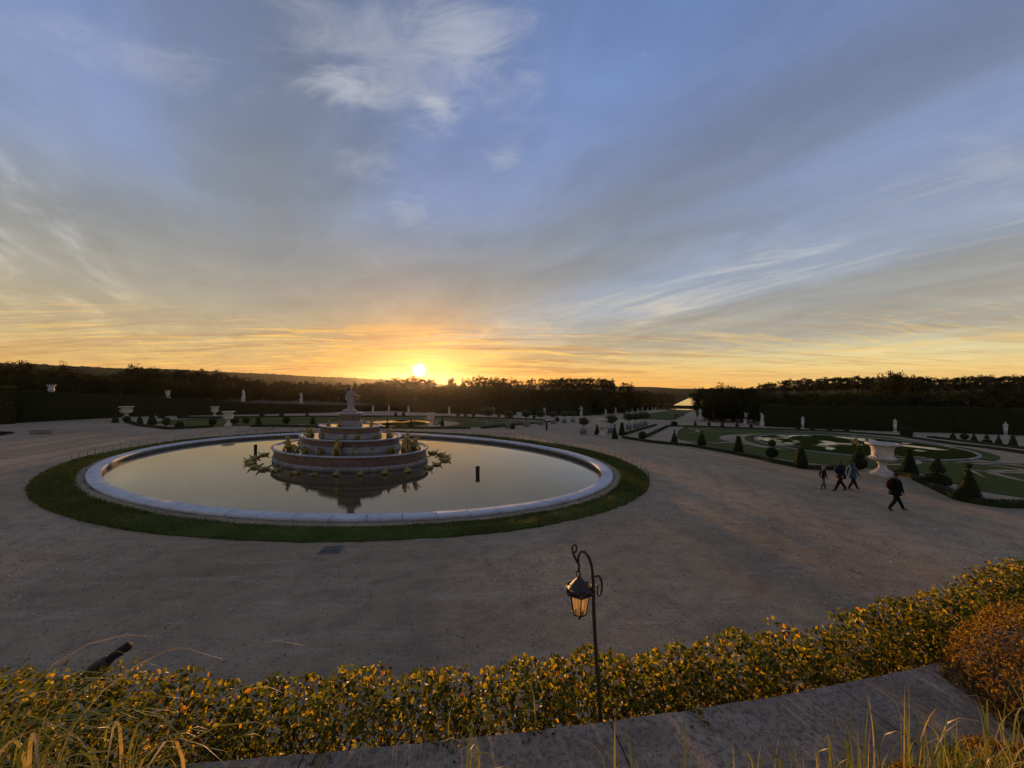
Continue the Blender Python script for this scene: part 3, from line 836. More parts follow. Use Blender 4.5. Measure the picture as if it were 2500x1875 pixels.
def ring_grass():
    rr = np.random.default_rng(21)
    n = 150000
    th = rr.uniform(0, 2 * PI, n); k = rr.uniform(0, 1, n)
    edge = rr.random(n) < 0.2
    k = np.where(edge, np.where(rr.random(n) < .5, rr.normal(1.0, 0.035, n), rr.normal(0.0, 0.05, n)), k)
    A = BA + .6 + (GA - BA - .6) * k; B = BB + .6 + (GB - BB - .6) * k
    x, y = ell(A, B, th)
    d = np.hypot(x, y)
    keep = rr.random(n) < np.clip((30.0 / d) ** 2.2, 0.03, 1)
    keep &= rr.random(n) < np.clip(0.35 + 0.65 * (np.sin(x * 1.3) * np.sin(y * 1.1 + 1) + np.sin(x * .37 + y * .5)), .25, 1)
    x, y, d = x[keep], y[keep], d[keep]; n = len(x)
    h = rr.uniform(0.035, 0.085, n) * np.clip(d / 18, 1, 2.2); w = 0.012 * np.clip(d / 14, 1, 2.5)
    a = rr.uniform(0, 2 * PI, n); lean = rr.normal(0, 0.6, (n, 2)) * h[:, None]
    p = np.stack([x, y, np.full(n, 0.03)], -1)
    wv = np.stack([np.cos(a) * w, np.sin(a) * w, np.zeros(n)], -1)
    tip = p + np.concatenate([lean, h[:, None]], 1)
    v = np.stack([p - wv, p + wv, tip], 1).reshape(-1, 3)
    o = link('grass', mesh_np('grass', v, np.arange(n * 3).reshape(n, 3)), MAT['grass_leaf'])
    tag(o, 'short uneven green grass growing round the oval basin', 'grass', kind='stuff')
ring_grass()

# thin posts round the far side of the grass
fence = thing('wire_fence', 'low fence of thin dark posts round the far side of the grass ring', 'fence', (BC[0], BC[1], 0))
post_me = MB().tube([(0, 0, -.05), (0, 0, .30), (0, 0, .52)], [.016, .015, .012], 6).mesh('post')
tops = []
for t in np.arange(-0.55, PI + 0.75, 0.052):
    u, v = (GB + .06) * math.sin(t), (GA + .06) * math.cos(t)
    x, y = u * DU[0] + v * DV[0], u * DU[1] + v * DV[1]
    o = link('post', post_me, MAT['dark_iron'], fence, (x, y, 0))
    o.rotation_euler = (random.uniform(-.05, .05), random.uniform(-.05, .05), 0)
    tops.append((x, y, 0.46))
link('wire', MB().tube(tops, 0.003, 4).mesh('wire'), MAT['dark_iron'], fence)

# ------------------------------------------------------------------ tiers
ftn = thing('tiered_fountain', 'three tiered oval fountain of red and grey marble in the basin', 'fountain', (BC[0], BC[1], 0))
def tier(A, B, z0, z1, band, nst, water):
    d = lambda k, z: (A + k, B + k, z)
    N = nst
    if N:
        for k in range(N):
            t0, t1 = 2 * PI * k / N + 0.0022, 2 * PI * (k + 1) / N - 0.0022
            j = random.uniform(-.012, .012)
            pr = [(A - .25 + j, B - .25 + j, z0), (A - .08 + j, B - .08 + j, z0), (A - .08 + j, B - .08 + j, z0 + band - .05), (A - .13 + j, B - .13 + j, z0 + band), (A - .25 + j, B - .25 + j, z0 + band)]
            link('base_stone', ell_ring_mesh('base_stone', pr, 5, smooth=False, t0=t0, t1=t1), MAT['tier_stone'], ftn)
        link('footing', ell_ring_mesh('footing', [d(-.2, z0 - .3), d(-.2, z0 + band - .01)], 120), MAT['core_dark'], ftn)
    else:
        link('base_moulding', ell_ring_mesh('base_moulding', [d(-.05, z0 - .1), d(-.05, z0 + band * .35), d(-.09, z0 + band * .45), d(-.09, z0 + band * .62), d(-.14, z0 + band * .8), d(-.17, z0 + band), d(-.3, z0 + band)], 120), MAT['tier_stone'], ftn)
    link('marble_wall', ell_ring_mesh('marble_wall', [d(-.20, z0 + band - .02), d(-.20, z1 - .1)], 120), MAT['red_marble'], ftn)
    link('rim', ell_ring_mesh('rim', [d(-.21, z1 - .16), d(-.10, z1 - .13), d(-.03, z1 - .10), d(0, z1 - .05), d(-.01, z1 - .015), d(-.05, z1), d(-.26, z1), d(-.30, z1 - .03), d(-.30, z1 - .25)], 120), MAT['tier_rim'], ftn)
    link('water', ell_disc_mesh('tier_water', A - .28, B - .28, water, 6, 90), MAT['pool_water'], ftn)
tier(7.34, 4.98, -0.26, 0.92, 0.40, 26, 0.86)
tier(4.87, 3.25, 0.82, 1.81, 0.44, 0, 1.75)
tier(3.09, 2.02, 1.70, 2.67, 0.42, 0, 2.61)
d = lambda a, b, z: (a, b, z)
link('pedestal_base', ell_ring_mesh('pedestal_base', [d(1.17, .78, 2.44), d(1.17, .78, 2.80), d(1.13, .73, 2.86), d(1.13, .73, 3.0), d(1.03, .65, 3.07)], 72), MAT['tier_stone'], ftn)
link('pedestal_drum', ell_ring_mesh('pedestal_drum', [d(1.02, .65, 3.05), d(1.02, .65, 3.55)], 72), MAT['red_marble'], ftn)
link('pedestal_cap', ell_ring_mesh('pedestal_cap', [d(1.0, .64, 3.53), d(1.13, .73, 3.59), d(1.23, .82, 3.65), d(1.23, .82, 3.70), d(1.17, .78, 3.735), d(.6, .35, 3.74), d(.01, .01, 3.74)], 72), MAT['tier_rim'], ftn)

# ------------------------------------------------------------------ bodies grown over a skeleton
def skin_mesh(name, joints, edges, root=0, sub=2):
    """joints [(x,y,z,r) or (x,y,z,rx,ry)], edges [(i,j)] -> one continuous surface"""
    me = bpy.data.meshes.new(name + '_skel')
    me.from_pydata([j[:3] for j in joints], edges, [])
    o = bpy.data.objects.new(name + '_skel', me)
    COL.objects.link(o)
    md = o.modifiers.new('skin', 'SKIN')
    md.use_smooth_shade = True
    md.branch_smoothing = 0.6
    if not me.skin_vertices: 
        me.attributes
    sv = me.skin_vertices[0].data if len(me.skin_vertices) else None
    if sv is None:
        with bpy.context.temp_override(object=o, active_object=o): bpy.ops.mesh.customdata_skin_add()
        sv = me.skin_vertices[0].data
    for k, j in enumerate(joints):
        sv[k].radius = (j[3], j[4] if len(j) > 4 else j[3])
        sv[k].use_root = (k == root)
    ss = o.modifiers.new('sub', 'SUBSURF'); ss.levels = sub; ss.render_levels = sub
    dg = bpy.context.evaluated_depsgraph_get()
    ev = o.evaluated_get(dg)
    out = bpy.data.meshes.new_from_object(ev)
    out.name = name
    bpy.data.objects.remove(o)
    for p in out.polygons: p.use_smooth = True
    return out

def draped(mb, h, wid, rng, lean=0.0, flare=1.0, folds=11):
    """long robe from the ankles to the shoulders, with folds"""
    prof = [(.165 * flare, 0.0), (.155 * flare, .06), (.135, .2), (.125, .35), (.130, .48), (.112, .58), (.120, .68), (.118, .76), (.075, .815), (.04, .84)]
    n = 40; vs = []
    th = np.linspace(0, 2 * PI, n, endpoint=False)
    ph = rng.uniform(0, 6)
    for i, (r, z) in enumerate(prof):
        amp = 0.13 * max(0, 1 - z / .85)
        rr = r * h * wid * (1 + amp * np.sin(folds * th + ph + z * 4) + amp * .6 * np.sin((folds // 2) * th - z * 6))
        sq = 0.74 if z > .6 else 0.86
        vs.append(np.c_[rr * np.cos(th) * sq + lean * z * h, rr * np.sin(th), np.full(n, z * h)])
    m = len(prof); i = np.arange(m * n).reshape(m, n); j = np.roll(i, -1, 1)
    mb.add(np.concatenate(vs), np.stack([i[:-1], j[:-1], j[1:], i[1:]], -1).reshape(-1, 4))

def statue_figure(name, pose, h=1.0, seed=0):
    """standing draped marble figure; x forward, y to its left"""
    rr = np.random.default_rng(seed)
    mb = MB()
    draped(mb, h, 1.0 if pose != 'slim' else .8, rr, 0.02)
    def limb(pts, rad): mb.tube([(a * h, b * h, c * h) for a, b, c in pts], [r * h for r in rad], 8)
    mb.ball((0.03 * h, 0, .925 * h), .058 * h, 14, 10, (1.0, .85, 1.2))
    mb.ball((-0.02 * h, 0, .95 * h), .055 * h, 12, 8, (1.0, 1.0, .9))
    mb.tube([(0, 0, .80 * h), (.01 * h, 0, .90 * h)], [.045 * h, .034 * h], 8)
    if pose == 'reach':
        limb([(0, -.10, .79), (.02, -.17, .67), (.12, -.27, .60), (.19, -.33, .60), (.235, -.36, .575)], [.045, .042, .033, .024, .012])
        limb([(.19, -.33, .60), (.235, -.345, .61)], [.012, .008])
        limb([(0, .10, .79), (-.03, .17, .68), (-.02, .19, .55), (.05, .14, .52)], [.045, .042, .035, .024])
        mb.tube([(-.03 * h, .18 * h, .66 * h), (-.06 * h, .20 * h, .5 * h), (-.04 * h, .16 * h, .36 * h)], [.05 * h, .055 * h, .02 * h], 8)
    elif pose == 'raised':
        limb([(0, -.10, .79), (.04, -.18, .84), (.06, -.17, .97), (.05, -.13, 1.05)], [.042, .038, .030, .02])
        limb([(0, .10, .79), (.02, .16, .66), (.10, .12, .57), (.14, .05, .57)], [.042, .038, .030, .02])
    else:
        limb([(0, -.10, .79), (.01, -.165, .66), (.07, -.15, .54), (.13, -.06, .55)], [.042, .038, .030, .02])
        limb([(0, .10, .79), (-.02, .165, .66), (.02, .18, .52), (.06, .16, .46)], [.042, .038, .030, .02])
        limb([(.06, .17, .46), (.05, .19, .2), (.03, .20, .0)], [.035, .04, .05])
    return mb.mesh(name, True)

# figure on the top of the fountain, turned to the north-west
st = thing('statue', 'white marble figure with an outstretched arm on top of the tiered fountain', 'statue', (BC[0] + .05, BC[1], 3.74), R(68), None, 1.06)
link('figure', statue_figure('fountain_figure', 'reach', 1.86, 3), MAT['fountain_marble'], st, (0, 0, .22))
mb = MB()
rr = np.random.default_rng(8)
n = 22; th = np.linspace(0, 2 * PI, n, endpoint=False)
vs = []
for k, z in ((1.0, 0), (.97, .10), (.85, .2), (.62, .27), (.3, .31), (.01, .32)):
    q = k * (.52 + .1 * np.sin(3 * th + 1) + rr.normal(0, .03, n))
    vs.append(np.c_[q * np.cos(th) * .8, q * np.sin(th) * 1.25, np.full(n, z) + rr.normal(0, .012, n)])
i = np.arange(6 * n).reshape(6, n); j = np.roll(i, -1, 1)
mb.add(np.concatenate(vs), np.stack([i[:-1], j[:-1], j[1:], i[1:]], -1).reshape(-1, 4))
link('rock_base', mb.mesh('rock_base', True), MAT['fountain_marble'], st)
mb = MB()
draped(mb, .72, 1.15, rr, .05, 1.0, 7)
mb.ball((.03, 0, .66), .07, 12, 8); mb.tube([(0, -.07, .55), (.12, -.1, .6), (.2, -.05, .72)], [.04, .034, .02], 8)
link('child_figure', mb.mesh('child_figure', True), MAT['fountain_marble'], st, (.18, .36, .2), R(-60))

# ------------------------------------------------------------------ gilded creatures
def turtle_mesh():
    mb = MB()
    mb.ball((0, 0, .06), .30, 18, 10, (1.25, .95, .62))
    mb.tube([(.30, 0, .08), (.42, 0, .16), (.50, 0, .22)], [.10, .085, .05], 9)
    mb.ball((.52, 0, .24), .085, 10, 7, (1.3, .9, .8))
    mb.tube([(-.30, 0, .08), (-.45, 0, .16), (-.55, 0, .32)], [.09, .07, .03], 8)
    for s in (-1, 1):
        mb.tube([(-.52, 0, .26), (-.60, .07 * s, .36)], [.035, .012], 6)
        mb.tube([(.2, .2 * s, .04), (.30, .34 * s, .02), (.40, .38 * s, .0)], [.08, .06, .03], 7)
        mb.tube([(-.2, .2 * s, .04), (-.30, .32 * s, .02)], [.08, .05], 7)
    return mb.mesh('turtle', True)
def frog_mesh():
    mb = MB()
    mb.tube([(-.22, 0, .08), (-.10, 0, .16), (.06, 0, .30), (.16, 0, .40)], [.16, .17, .13, .07], 10)
    mb.ball((.19, 0, .42), .10, 12, 8, (1.25, 1.1, .75))
    for s in (-1, 1):
        mb.ball((.18, .07 * s, .49), .035, 8, 6)
        mb.tube([(.08, .10 * s, .28), (.16, .17 * s, .14), (.24, .19 * s, .02), (.32, .2 * s, .01)], [.055, .045, .035, .02], 7)
        mb.tube([(-.18, .12 * s, .10), (-.02, .26 * s, .16), (-.14, .28 * s, .05), (.06, .30 * s, .02)], [.08, .07, .05, .025], 7)
    return mb.mesh('frog', True)
def sitter_mesh(seed):
    rr = np.random.default_rng(seed)
    mb = MB()
    lean = rr.uniform(-.05, .12)
    mb.tube([(-.05, 0, .0), (-.02, 0, .28), (lean * .6, 0, .55), (lean, 0, .80), (lean, 0, .92)], [.24, .22, .19, .17, .06], 12)
    mb.ball((lean + .06, 0, 1.02), .12, 12, 9, (1.3, .95, 1.0))
    mb.ball((lean + .16, 0, .99), .06, 8, 6, (1.2, 1.2, .6))
    for s in (-1, 1):
        w = rr.uniform(-.1, .3)
        mb.tube([(lean, .16 * s, .82), (lean + .1, .30 * s, .70 + w * .4), (lean + .26, .26 * s, .62 + w), (lean + .34, .2 * s, .64 + w)], [.07, .062, .05, .03], 8)
        mb.tube([(0, .12 * s, .15), (.26, .2 * s, .34), (.34, .2 * s, .08), (.46, .22 * s, .02)], [.12, .10, .07, .03], 8)
    mb.tube([(-.1, 0, .2), (-.26, .1, .14), (-.34, .2, .02)], [.16, .12, .05], 8)
    return mb.mesh('sitting_figure', True)
TUR, FRG = turtle_mesh(), frog_mesh()
SIT = [sitter_mesh(k) for k in range(5)]
GW = 'gilded animals lying in the basin water'
spots = [(-1.99, -7.97), (-3.11, -7.35), (-4.13, -6.23), (-4.85, -5.02), (-5.46, -3.42), (-5.65, -2.16), (-5.56, -0.89), (-5.53, 1.03), (-5.3, 2.59), (-4.81, 4.09), (-4.03, 5.4), (-3.14, 6.68), (-2.06, 7.69), (-0.36, 8.13), (0.93, 7.97), (2.54, 7.55), (3.73, 6.72), (4.51, 5.72), (4.83, 4.72)]
for k, (u, v) in enumerate(spots):
    x, y = BXY(u, v)
    out = math.atan2(y - BC[1], x - BC[0])
    frog = k in (9, 10, 11, 12)
    o = link('gilded_frog' if frog else 'gilded_turtle', FRG if frog else TUR, MAT['gilding'], None, (x, y, WATER + .02), out + PI + random.uniform(-.35, .35))
    o.scale = (random.uniform(.72, .92),) * 3
    tag(o, 'gilded frog half sunk in the water below the red marble wall' if frog else 'gilded turtle lying in the water beside the tiered fountain', 'figure', GW)
def gild(name, me, lst, z, label, group, scale=1.0, turn=0.0):
    for u, v in lst:
        x, y = BXY(u, v)
        o = link(name, me if not isinstance(me, list) else me[random.randrange(len(me))], MAT['gilding'], None, (x, y, z), math.atan2(y - BC[1], x - BC[0]) + turn + random.uniform(-.3, .3))
        o.scale = (scale * random.uniform(.93, 1.07),) * 3
        tag(o, label, 'figure', group)
gild('gilded_frog', FRG, [(-3.28, -2.04), (-3.46, -0.68), (-3.23, 0.58), (-2.18, 2.84), (-1.45, 3.85), (-0.5, 4.85), (3.3, 1.6), (3.4, -1.0), (2.2, -4.1), (-.6, -5.1)], .85, 'small gilded frog on the lowest tier of the fountain', 'gilded frogs on the lowest tier', 1.0)
gild('gilded_figure', SIT, [(-3.35, -2.75), (-2.95, 1.96), (0.14, 5.52), (0.98, 5.75), (3.2, -3.2), (3.5, 2.9)], .83, 'large gilded crouching figure on the lowest tier of the fountain', 'large gilded figures on the lowest tier', 1.05)
gild('gilded_frog', FRG, [(-1.75, -0.97), (-1.6, 1.24), (-1.3, 2.19), (-.4, 3.2), (1.9, .6), (1.9, -1.2)], 1.74, 'small gilded frog on the middle tier of the fountain', 'gilded frogs on the middle tier', .85)
gild('gilded_figure', SIT, [(-1.75, -2.75), (-1.1, -3.1), (0.6, 3.5), (1.1, 3.2)], 1.74, 'gilded crouching figure on the middle tier of the fountain', 'gilded figures on the middle tier', .66)
gild('gilded_figure', SIT, [(-.75, -1.55), (-1.15, 0.1), (.6, 1.7), (1.2, -.3)], 2.60, 'gilded crouching figure on the top tier below the white statue', 'gilded figures on the top tier', .52)
# gilded pair in the right-hand pond
for k, (u, v) in enumerate([(37.5, 43.5), (37.0, 44.5), (36.2, 43.0)]):
    x, y = XY(u, v)
    o = link('gilded_figure', SIT[k], MAT['gilding'], None, (x, y, float(base_z(37.0)) - .02), k * 2.0)
    o.scale = (1.0, 1.0, .8)
    tag(o, 'gilded figure rising from the round parterre pond', 'figure', 'gilded figures in the parterre pond')
# water nozzles
for (u, v), lab in (((-0.78, -11.1), 'dark upright water nozzle in the basin near the turtles'), ((-0.41, 12.25), 'dark upright water nozzle alone in the open water')):
    x, y = BXY(u, v)
    t = thing('water_nozzle', lab, 'nozzle', (x, y, WATER))
    link('pipe', MB().lathe([(.14, -.3), (.14, .36), (.12, .42)], 16).mesh('pipe', True), MAT['dark_iron'], t)
    link('nozzle_cap', MB().lathe([(.125, .41), (.16, .43), (.16, .50), (.09, .56), (.05, .57)], 16).mesh('nozzle_cap', True), MAT['dark_iron'], t)
# grate in the gravel
x, y = -6.6, 14.1
t = thing('drain_grate', 'rectangular iron drain grate set in the gravel in front of the basin', 'grate', (x, y, 0.006), R(4))
mb = MB()
for a, b, c, e in ((0, .33, .78, .05), (0, -.33, .78, .05), (.37, 0, .05, .6), (-.37, 0, .05, .6)): mb.box((a, b, .006), (c, e, .02))
link('frame', mb.mesh('grate_frame'), MAT['edging_stone'], t)
bar = MB().box((0, 0, .004), (.03, .6, .016)).mesh('grate_bar')
for k in range(9): link('bar', bar, MAT['edging_stone'], t, (-.30 + k * .075, 0, 0))
link('pit', MB().box((0, 0, -.004), (.7, .6, .006)).mesh('pit'), MAT['core_dark'], t)

# ================================================================== GARDEN THINGS
# ------------------------------------------------------------------ topiary
def leafy_lathe(prof, rng, dens, leaf, mat_seed=0, seg=22, rough=0.03):
    """solid clipped body from a profile, covered in small leaves; one mesh"""
    mb = MB()
    p = np.array(prof, float)
    core = [(max(r * .93, .004), z) for r, z in prof]
    n = seg; th = np.linspace(0, 2 * PI, n, endpoint=False); vs = []
    for r, z in core:
        rr = r * (1 + rng.normal(0, rough, n)); vs.append(np.c_[rr * np.cos(th), rr * np.sin(th), np.full(n, z)])
    m = len(core); i = np.arange(m * n).reshape(m, n); j = np.roll(i, -1, 1)
    mb.add(np.concatenate(vs), np.stack([i[:-1], j[:-1], j[1:], i[1:]], -1).reshape(-1, 4))
    seglen = np.hypot(*np.diff(p, axis=0).T); area = seglen * (p[:-1, 0] + p[1:, 0]) * PI
    cnt = rng.multinomial(int(area.sum() * dens), area / area.sum())
    C, Nn = [], []
    for k, c in enumerate(cnt):
        if not c: continue
        a = rng.uniform(0, 1, c); r = p[k, 0] + (p[k + 1, 0] - p[k, 0]) * a; z = p[k, 1] + (p[k + 1, 1] - p[k, 1]) * a
        t = rng.uniform(0, 2 * PI, c)
        dr, dz = p[k + 1] - p[k]; L = math.hypot(dr, dz) + 1e-9
        nr, nz = dz / L, -dr / L
        off = rng.normal(0, leaf * .25, c)
        C.append(np.c_[(r + nr * off) * np.cos(t), (r + nr * off) * np.sin(t), z + nz * off])
        Nn.append(np.c_[nr * np.cos(t), nr * np.sin(t), np.full(c, nz)])
    C = np.concatenate(C); Nn = np.concatenate(Nn)
    mb.leaves(C, leaf * rng.uniform(.7, 1.3, len(C)), leaf * .6, rng, Nn, 0.7)
    return mb
def ball_prof(r, z, n=9, sq=1.0):
    return [(max(r * math.sin(PI * i / n), .003), z - r * sq * math.cos(PI * i / n)) for i in range(n + 1)]
def cone_prof(r, z0, z1, tip=.03, n=6):
    return [(.01, z0), (r * .92, z0), (r, z0 + .06)] + [(r + (tip - r) * (k / n) ** 1.02, z0 + .06 + (z1 - z0 - .1) * k / n) for k in range(1, n + 1)] + [(.004, z1)]
TOPI = {}
def topiary_parts(kind):
    """list of profiles and stem length for a 1 m wide, kind-shaped plant"""
    if kind == 'cone': return [cone_prof(.5, .06, 1.95, .05)], [(0, .1)]
    if kind == 'blunt_cone': return [cone_prof(.5, .06, 1.75, .2)], [(0, .1)]
    if kind == 'finial_cone': return [cone_prof(.5, .06, 1.65, .09), ball_prof(.14, 1.86)], [(0, .1), (1.6, 1.8)]
    if kind == 'hat_cone': return [cone_prof(.5, .06, 1.55, .16), [(.01, 1.62), (.27, 1.63), (.26, 1.68), (.16, 1.72), (.15, 1.86), (.08, 1.9), (.004, 1.91)]], [(0, .1), (1.5, 1.65)]
    if kind == 'ball': return [ball_prof(.5, .62)], [(0, .2)]
    if kind == 'two_ball': return [ball_prof(.5, .58), ball_prof(.31, 1.52)], [(0, .15), (1.0, 1.3)]
    if kind == 'tier_ball': return [ball_prof(.5, .55), [(.01, 1.04), (.30, 1.05), (.34, 1.12), (.30, 1.26), (.2, 1.38), (.12, 1.45), (.004, 1.47)], ball_prof(.13, 1.68)], [(0, .12), (.95, 1.1), (1.4, 1.6)]
    if kind == 'cone_on_dome': return [[(.01, .08), (.45, .09), (.5, .2), (.46, .36), (.34, .48), (.15, .55), (.01, .56)], cone_prof(.29, .66, 1.36, .05)], [(0, .15), (.5, .72)]
    if kind == 'dome': return [[(.01, .05), (.46, .06), (.5, .2), (.44, .42), (.28, .56), (.01, .62)]], [(0, .1)]
    if kind == 'drum': return [[(.01, .05), (.48, .06), (.5, .3), (.5, .8), (.45, 1.0), (.01, 1.05)]], [(0, .1)]
def make_topiary(kind, near):
    key = (kind, near)
    if key not in TOPI:
        rng = np.random.default_rng(len(TOPI) + 40)
        pr, stems = topiary_parts(kind)
        mb = None
        dens, leaf = (560, .07) if near else (110, .13)
        parts = []
        for p in pr: parts.append(leafy_lathe(p, rng, dens, leaf).mesh(kind))
        smb = MB()
        for a, b in stems: smb.tube([(0, 0, a - .02), (0, 0, b)], .04, 6)
        TOPI[key] = (parts, smb.mesh('stem'))
    return TOPI[key]
TOP_H = dict(cone=1.95, blunt_cone=1.75, finial_cone=2.0, hat_cone=1.91, ball=1.12, two_ball=1.83, tier_ball=1.81, cone_on_dome=1.36, dome=.62, drum=1.05)
def topiary(kind, u, v, H, W, label, near=True, group='clipped topiary round the parterres'):
    parts, stem = make_topiary(kind, near)
    x, y = XY(u, v)
    t = thing('topiary', label, 'topiary', (x, y, float(zuv(u, v)) + .03), random.uniform(0, 6), group, (W, W, H / TOP_H[kind]))
    for p in parts: link('foliage', p, MAT['yew_leaf'], t)
    link('stem', stem, MAT['bark'], t)
    return t
TT = [
    ('finial_cone', 23.2, 23.6, 1.62, .80, 'slim clipped cone with a knob on top by the parterre edge'),
    ('tier_ball', 22.0, 26.3, 1.68, .85, 'clipped ball carrying a cone and knob beside the slim knobbed cone'),
    ('blunt_cone', 17.5, 29.2, 1.6, .84, 'plain blunt clipped cone between two ball shaped topiaries'),
    ('two_ball', 15.3, 31.4, 1.55, .90, 'topiary of two stacked balls on a bare stem'),
    ('blunt_cone', 11.6, 32.6, 1.45, .90, 'broad blunt clipped cone beside the stacked ball topiary'),
    ('tier_ball', 12.3, 36.1, 1.62, .95, 'dark clipped ball with dome and knob behind the three walkers'),
    ('hat_cone', 11.6, 38.5, 1.82, .98, 'tall clipped cone wearing a brimmed hat shape beside the stone vase'),
    ('cone_on_dome', 8.8, 38.7, 1.70, 1.20, 'clipped cone on a wide round dome by the lone walker'),
    ('finial_cone', 5.3, 38.4, 1.95, 1.02, 'large dark knobbed cone beside the dome topiary'),
    ('cone', 31.1, 13.3, 1.5, .78, 'clipped cone on the axis side of the far stone vase'),
    ('finial_cone', 25.7, 16.7, 1.8, .80, 'knobbed clipped cone in front of the far stone vase'),
    ('blunt_cone', 31.8, 16.6, 1.8, .90, 'rounded clipped cone under the potted tree behind the far vase'),
    ('ball', 26.3, 19.9, 1.05, .95, 'clipped ball between two low box hedges'),
    ('dome', 68.9, 21.9, .95, 1.45, 'low wide clipped dome at the far corner of the right lawn'),
]
for a in TT: topiary(*a)
back = [('two_ball', 73.2, 26.1, 1.05, .74), ('tier_ball', 74.1, 28.9, 1.13, .74), ('blunt_cone', 73.6, 31.5, 1.0, .81), ('two_ball', 74.5, 34.4, 1.08, .8), ('tier_ball', 73.5, 36.9, .86, .79),
        ('dome', 72.7, 45.0, .62, .75), ('dome', 74.5, 47.8, .62, .75), ('dome', 74.1, 50.5, .62, .8), ('dome', 73.8, 53.1, .62, .8)]
for k, u, v, H, W in back:
    topiary(k, u, v, H, W, dict(two_ball='small two ball topiary at the back of the right lawn', tier_ball='small ball and knob topiary at the back of the right lawn', blunt_cone='small blunt cone topiary at the back of the right lawn', dome='tiny dark dome topiary along the gravel walk by the tall hedge')[k], False, 'small topiary along the back walk')
topiary('drum', 62.2, 57.5, 1.65, 1.55, 'broad dark clipped drum at the outer corner of the right lawn', False)
for k, (kd, u, v, H, W) in enumerate([('cone', 61.0, 62.5, 1.0, .78), ('ball', 59.5, 63.1, .85, .9), ('cone', 56.9, 62.9, 1.0, .78), ('cone_on_dome', 54.2, 62.9, 1.07, .92), ('finial_cone', 52.1, 63.0, 1.1, .72), ('blunt_cone', 50.3, 63.4, 1.15, .75)]):
    topiary(kd, u, v, H * 1.15, W * 1.1, ['small cone topiary nearest the dark drum beyond the right lawn', 'small ball topiary on the walk beyond the right lawn', 'small cone topiary next to the ball beyond the right lawn', 'small cone and dome topiary beyond the right lawn', 'small knobbed cone topiary beyond the right lawn', 'small blunt cone topiary beyond the right lawn'][k], False, 'small topiary on the outer walk')
# left parterre
def px_uv(px, py):      # (u,v) of a ground point seen from the terrace at this bearing and dip
    rx, rz = (px - 1250) / 939, -(py - 942.4) / 939
    t = 6.0 / -rz; u, v = UV(rx * t, t)
    if u > U_FLAT:
        dd = rx * DU[0] + DU[1]; f0 = FX[0] * DU[0] + FX[1] * DU[1]
        t = (-6.0 + SLOPE * (f0 + U_FLAT)) / (rz + SLOPE * dd); u, v = UV(rx * t, t)
    return u, v
LT = [('cone', 282, 1032, 1.6, .95), ('ball', 310, 1033, 1.15, 1.05), ('cone', 342, 1035, 1.6, .9), ('blunt_cone', 372, 1037, 1.7, 1.25), ('ball', 407, 1041, 1.25, 1.1), ('dome', 441, 1045, 1.0, 1.2), ('ball', 520, 1040, 1.2, 1.1),
      ('ball', 574, 1037, 1.2, 1.2), ('ball', 601, 1036, 1.15, 1.0), ('blunt_cone', 632, 1041, 1.4, 1.05), ('ball', 699, 1037, 1.25, 1.05), ('blunt_cone', 764, 1036, 1.3, .9),
      ('two_ball', 946, 1040, 1.6, .75), ('finial_cone', 1004, 1042, 1.75, .9), ('finial_cone', 1080, 1040, 1.8, .75),
      ('dome', 1252, 1047.6, .9, .8), ('dome', 1360, 1030, 1.1, 1.1)]
labs = {'cone': 'clipped cone at the front edge of the left lawn', 'ball': 'dark clipped ball at the front edge of the left lawn', 'blunt_cone': 'thick blunt clipped cone on the left lawn edge', 'dome': 'low clipped dome by the left lawn', 'two_ball': 'two ball topiary behind the tiered fountain', 'finial_cone': 'knobbed clipped cone below the setting sun'}
for kd, px, py, H, W in LT:
    u, v = px_uv(px, py)
    topiary(kd, u, v, H, W, labs[kd], False, 'clipped topiary round the left lawn')
for px, py in [(395, 1022), (440, 1021), (456, 1020), (640, 1018), (688, 1017.5), (750, 1017), (966, 1015), (985, 1015), (1118, 1016), (1136, 1016.5), (1156, 1017), (1218, 1018), (1304, 1022), (1240, 1020)]:
    u, v = px_uv(px, py)
    topiary('dome' if px % 3 else 'blunt_cone', u, v, .95, 1.0, 'small dark dome along the back of the left lawn' if px % 3 else 'small dark cone along the back of the left lawn', False, 'small topiary behind the left lawn')

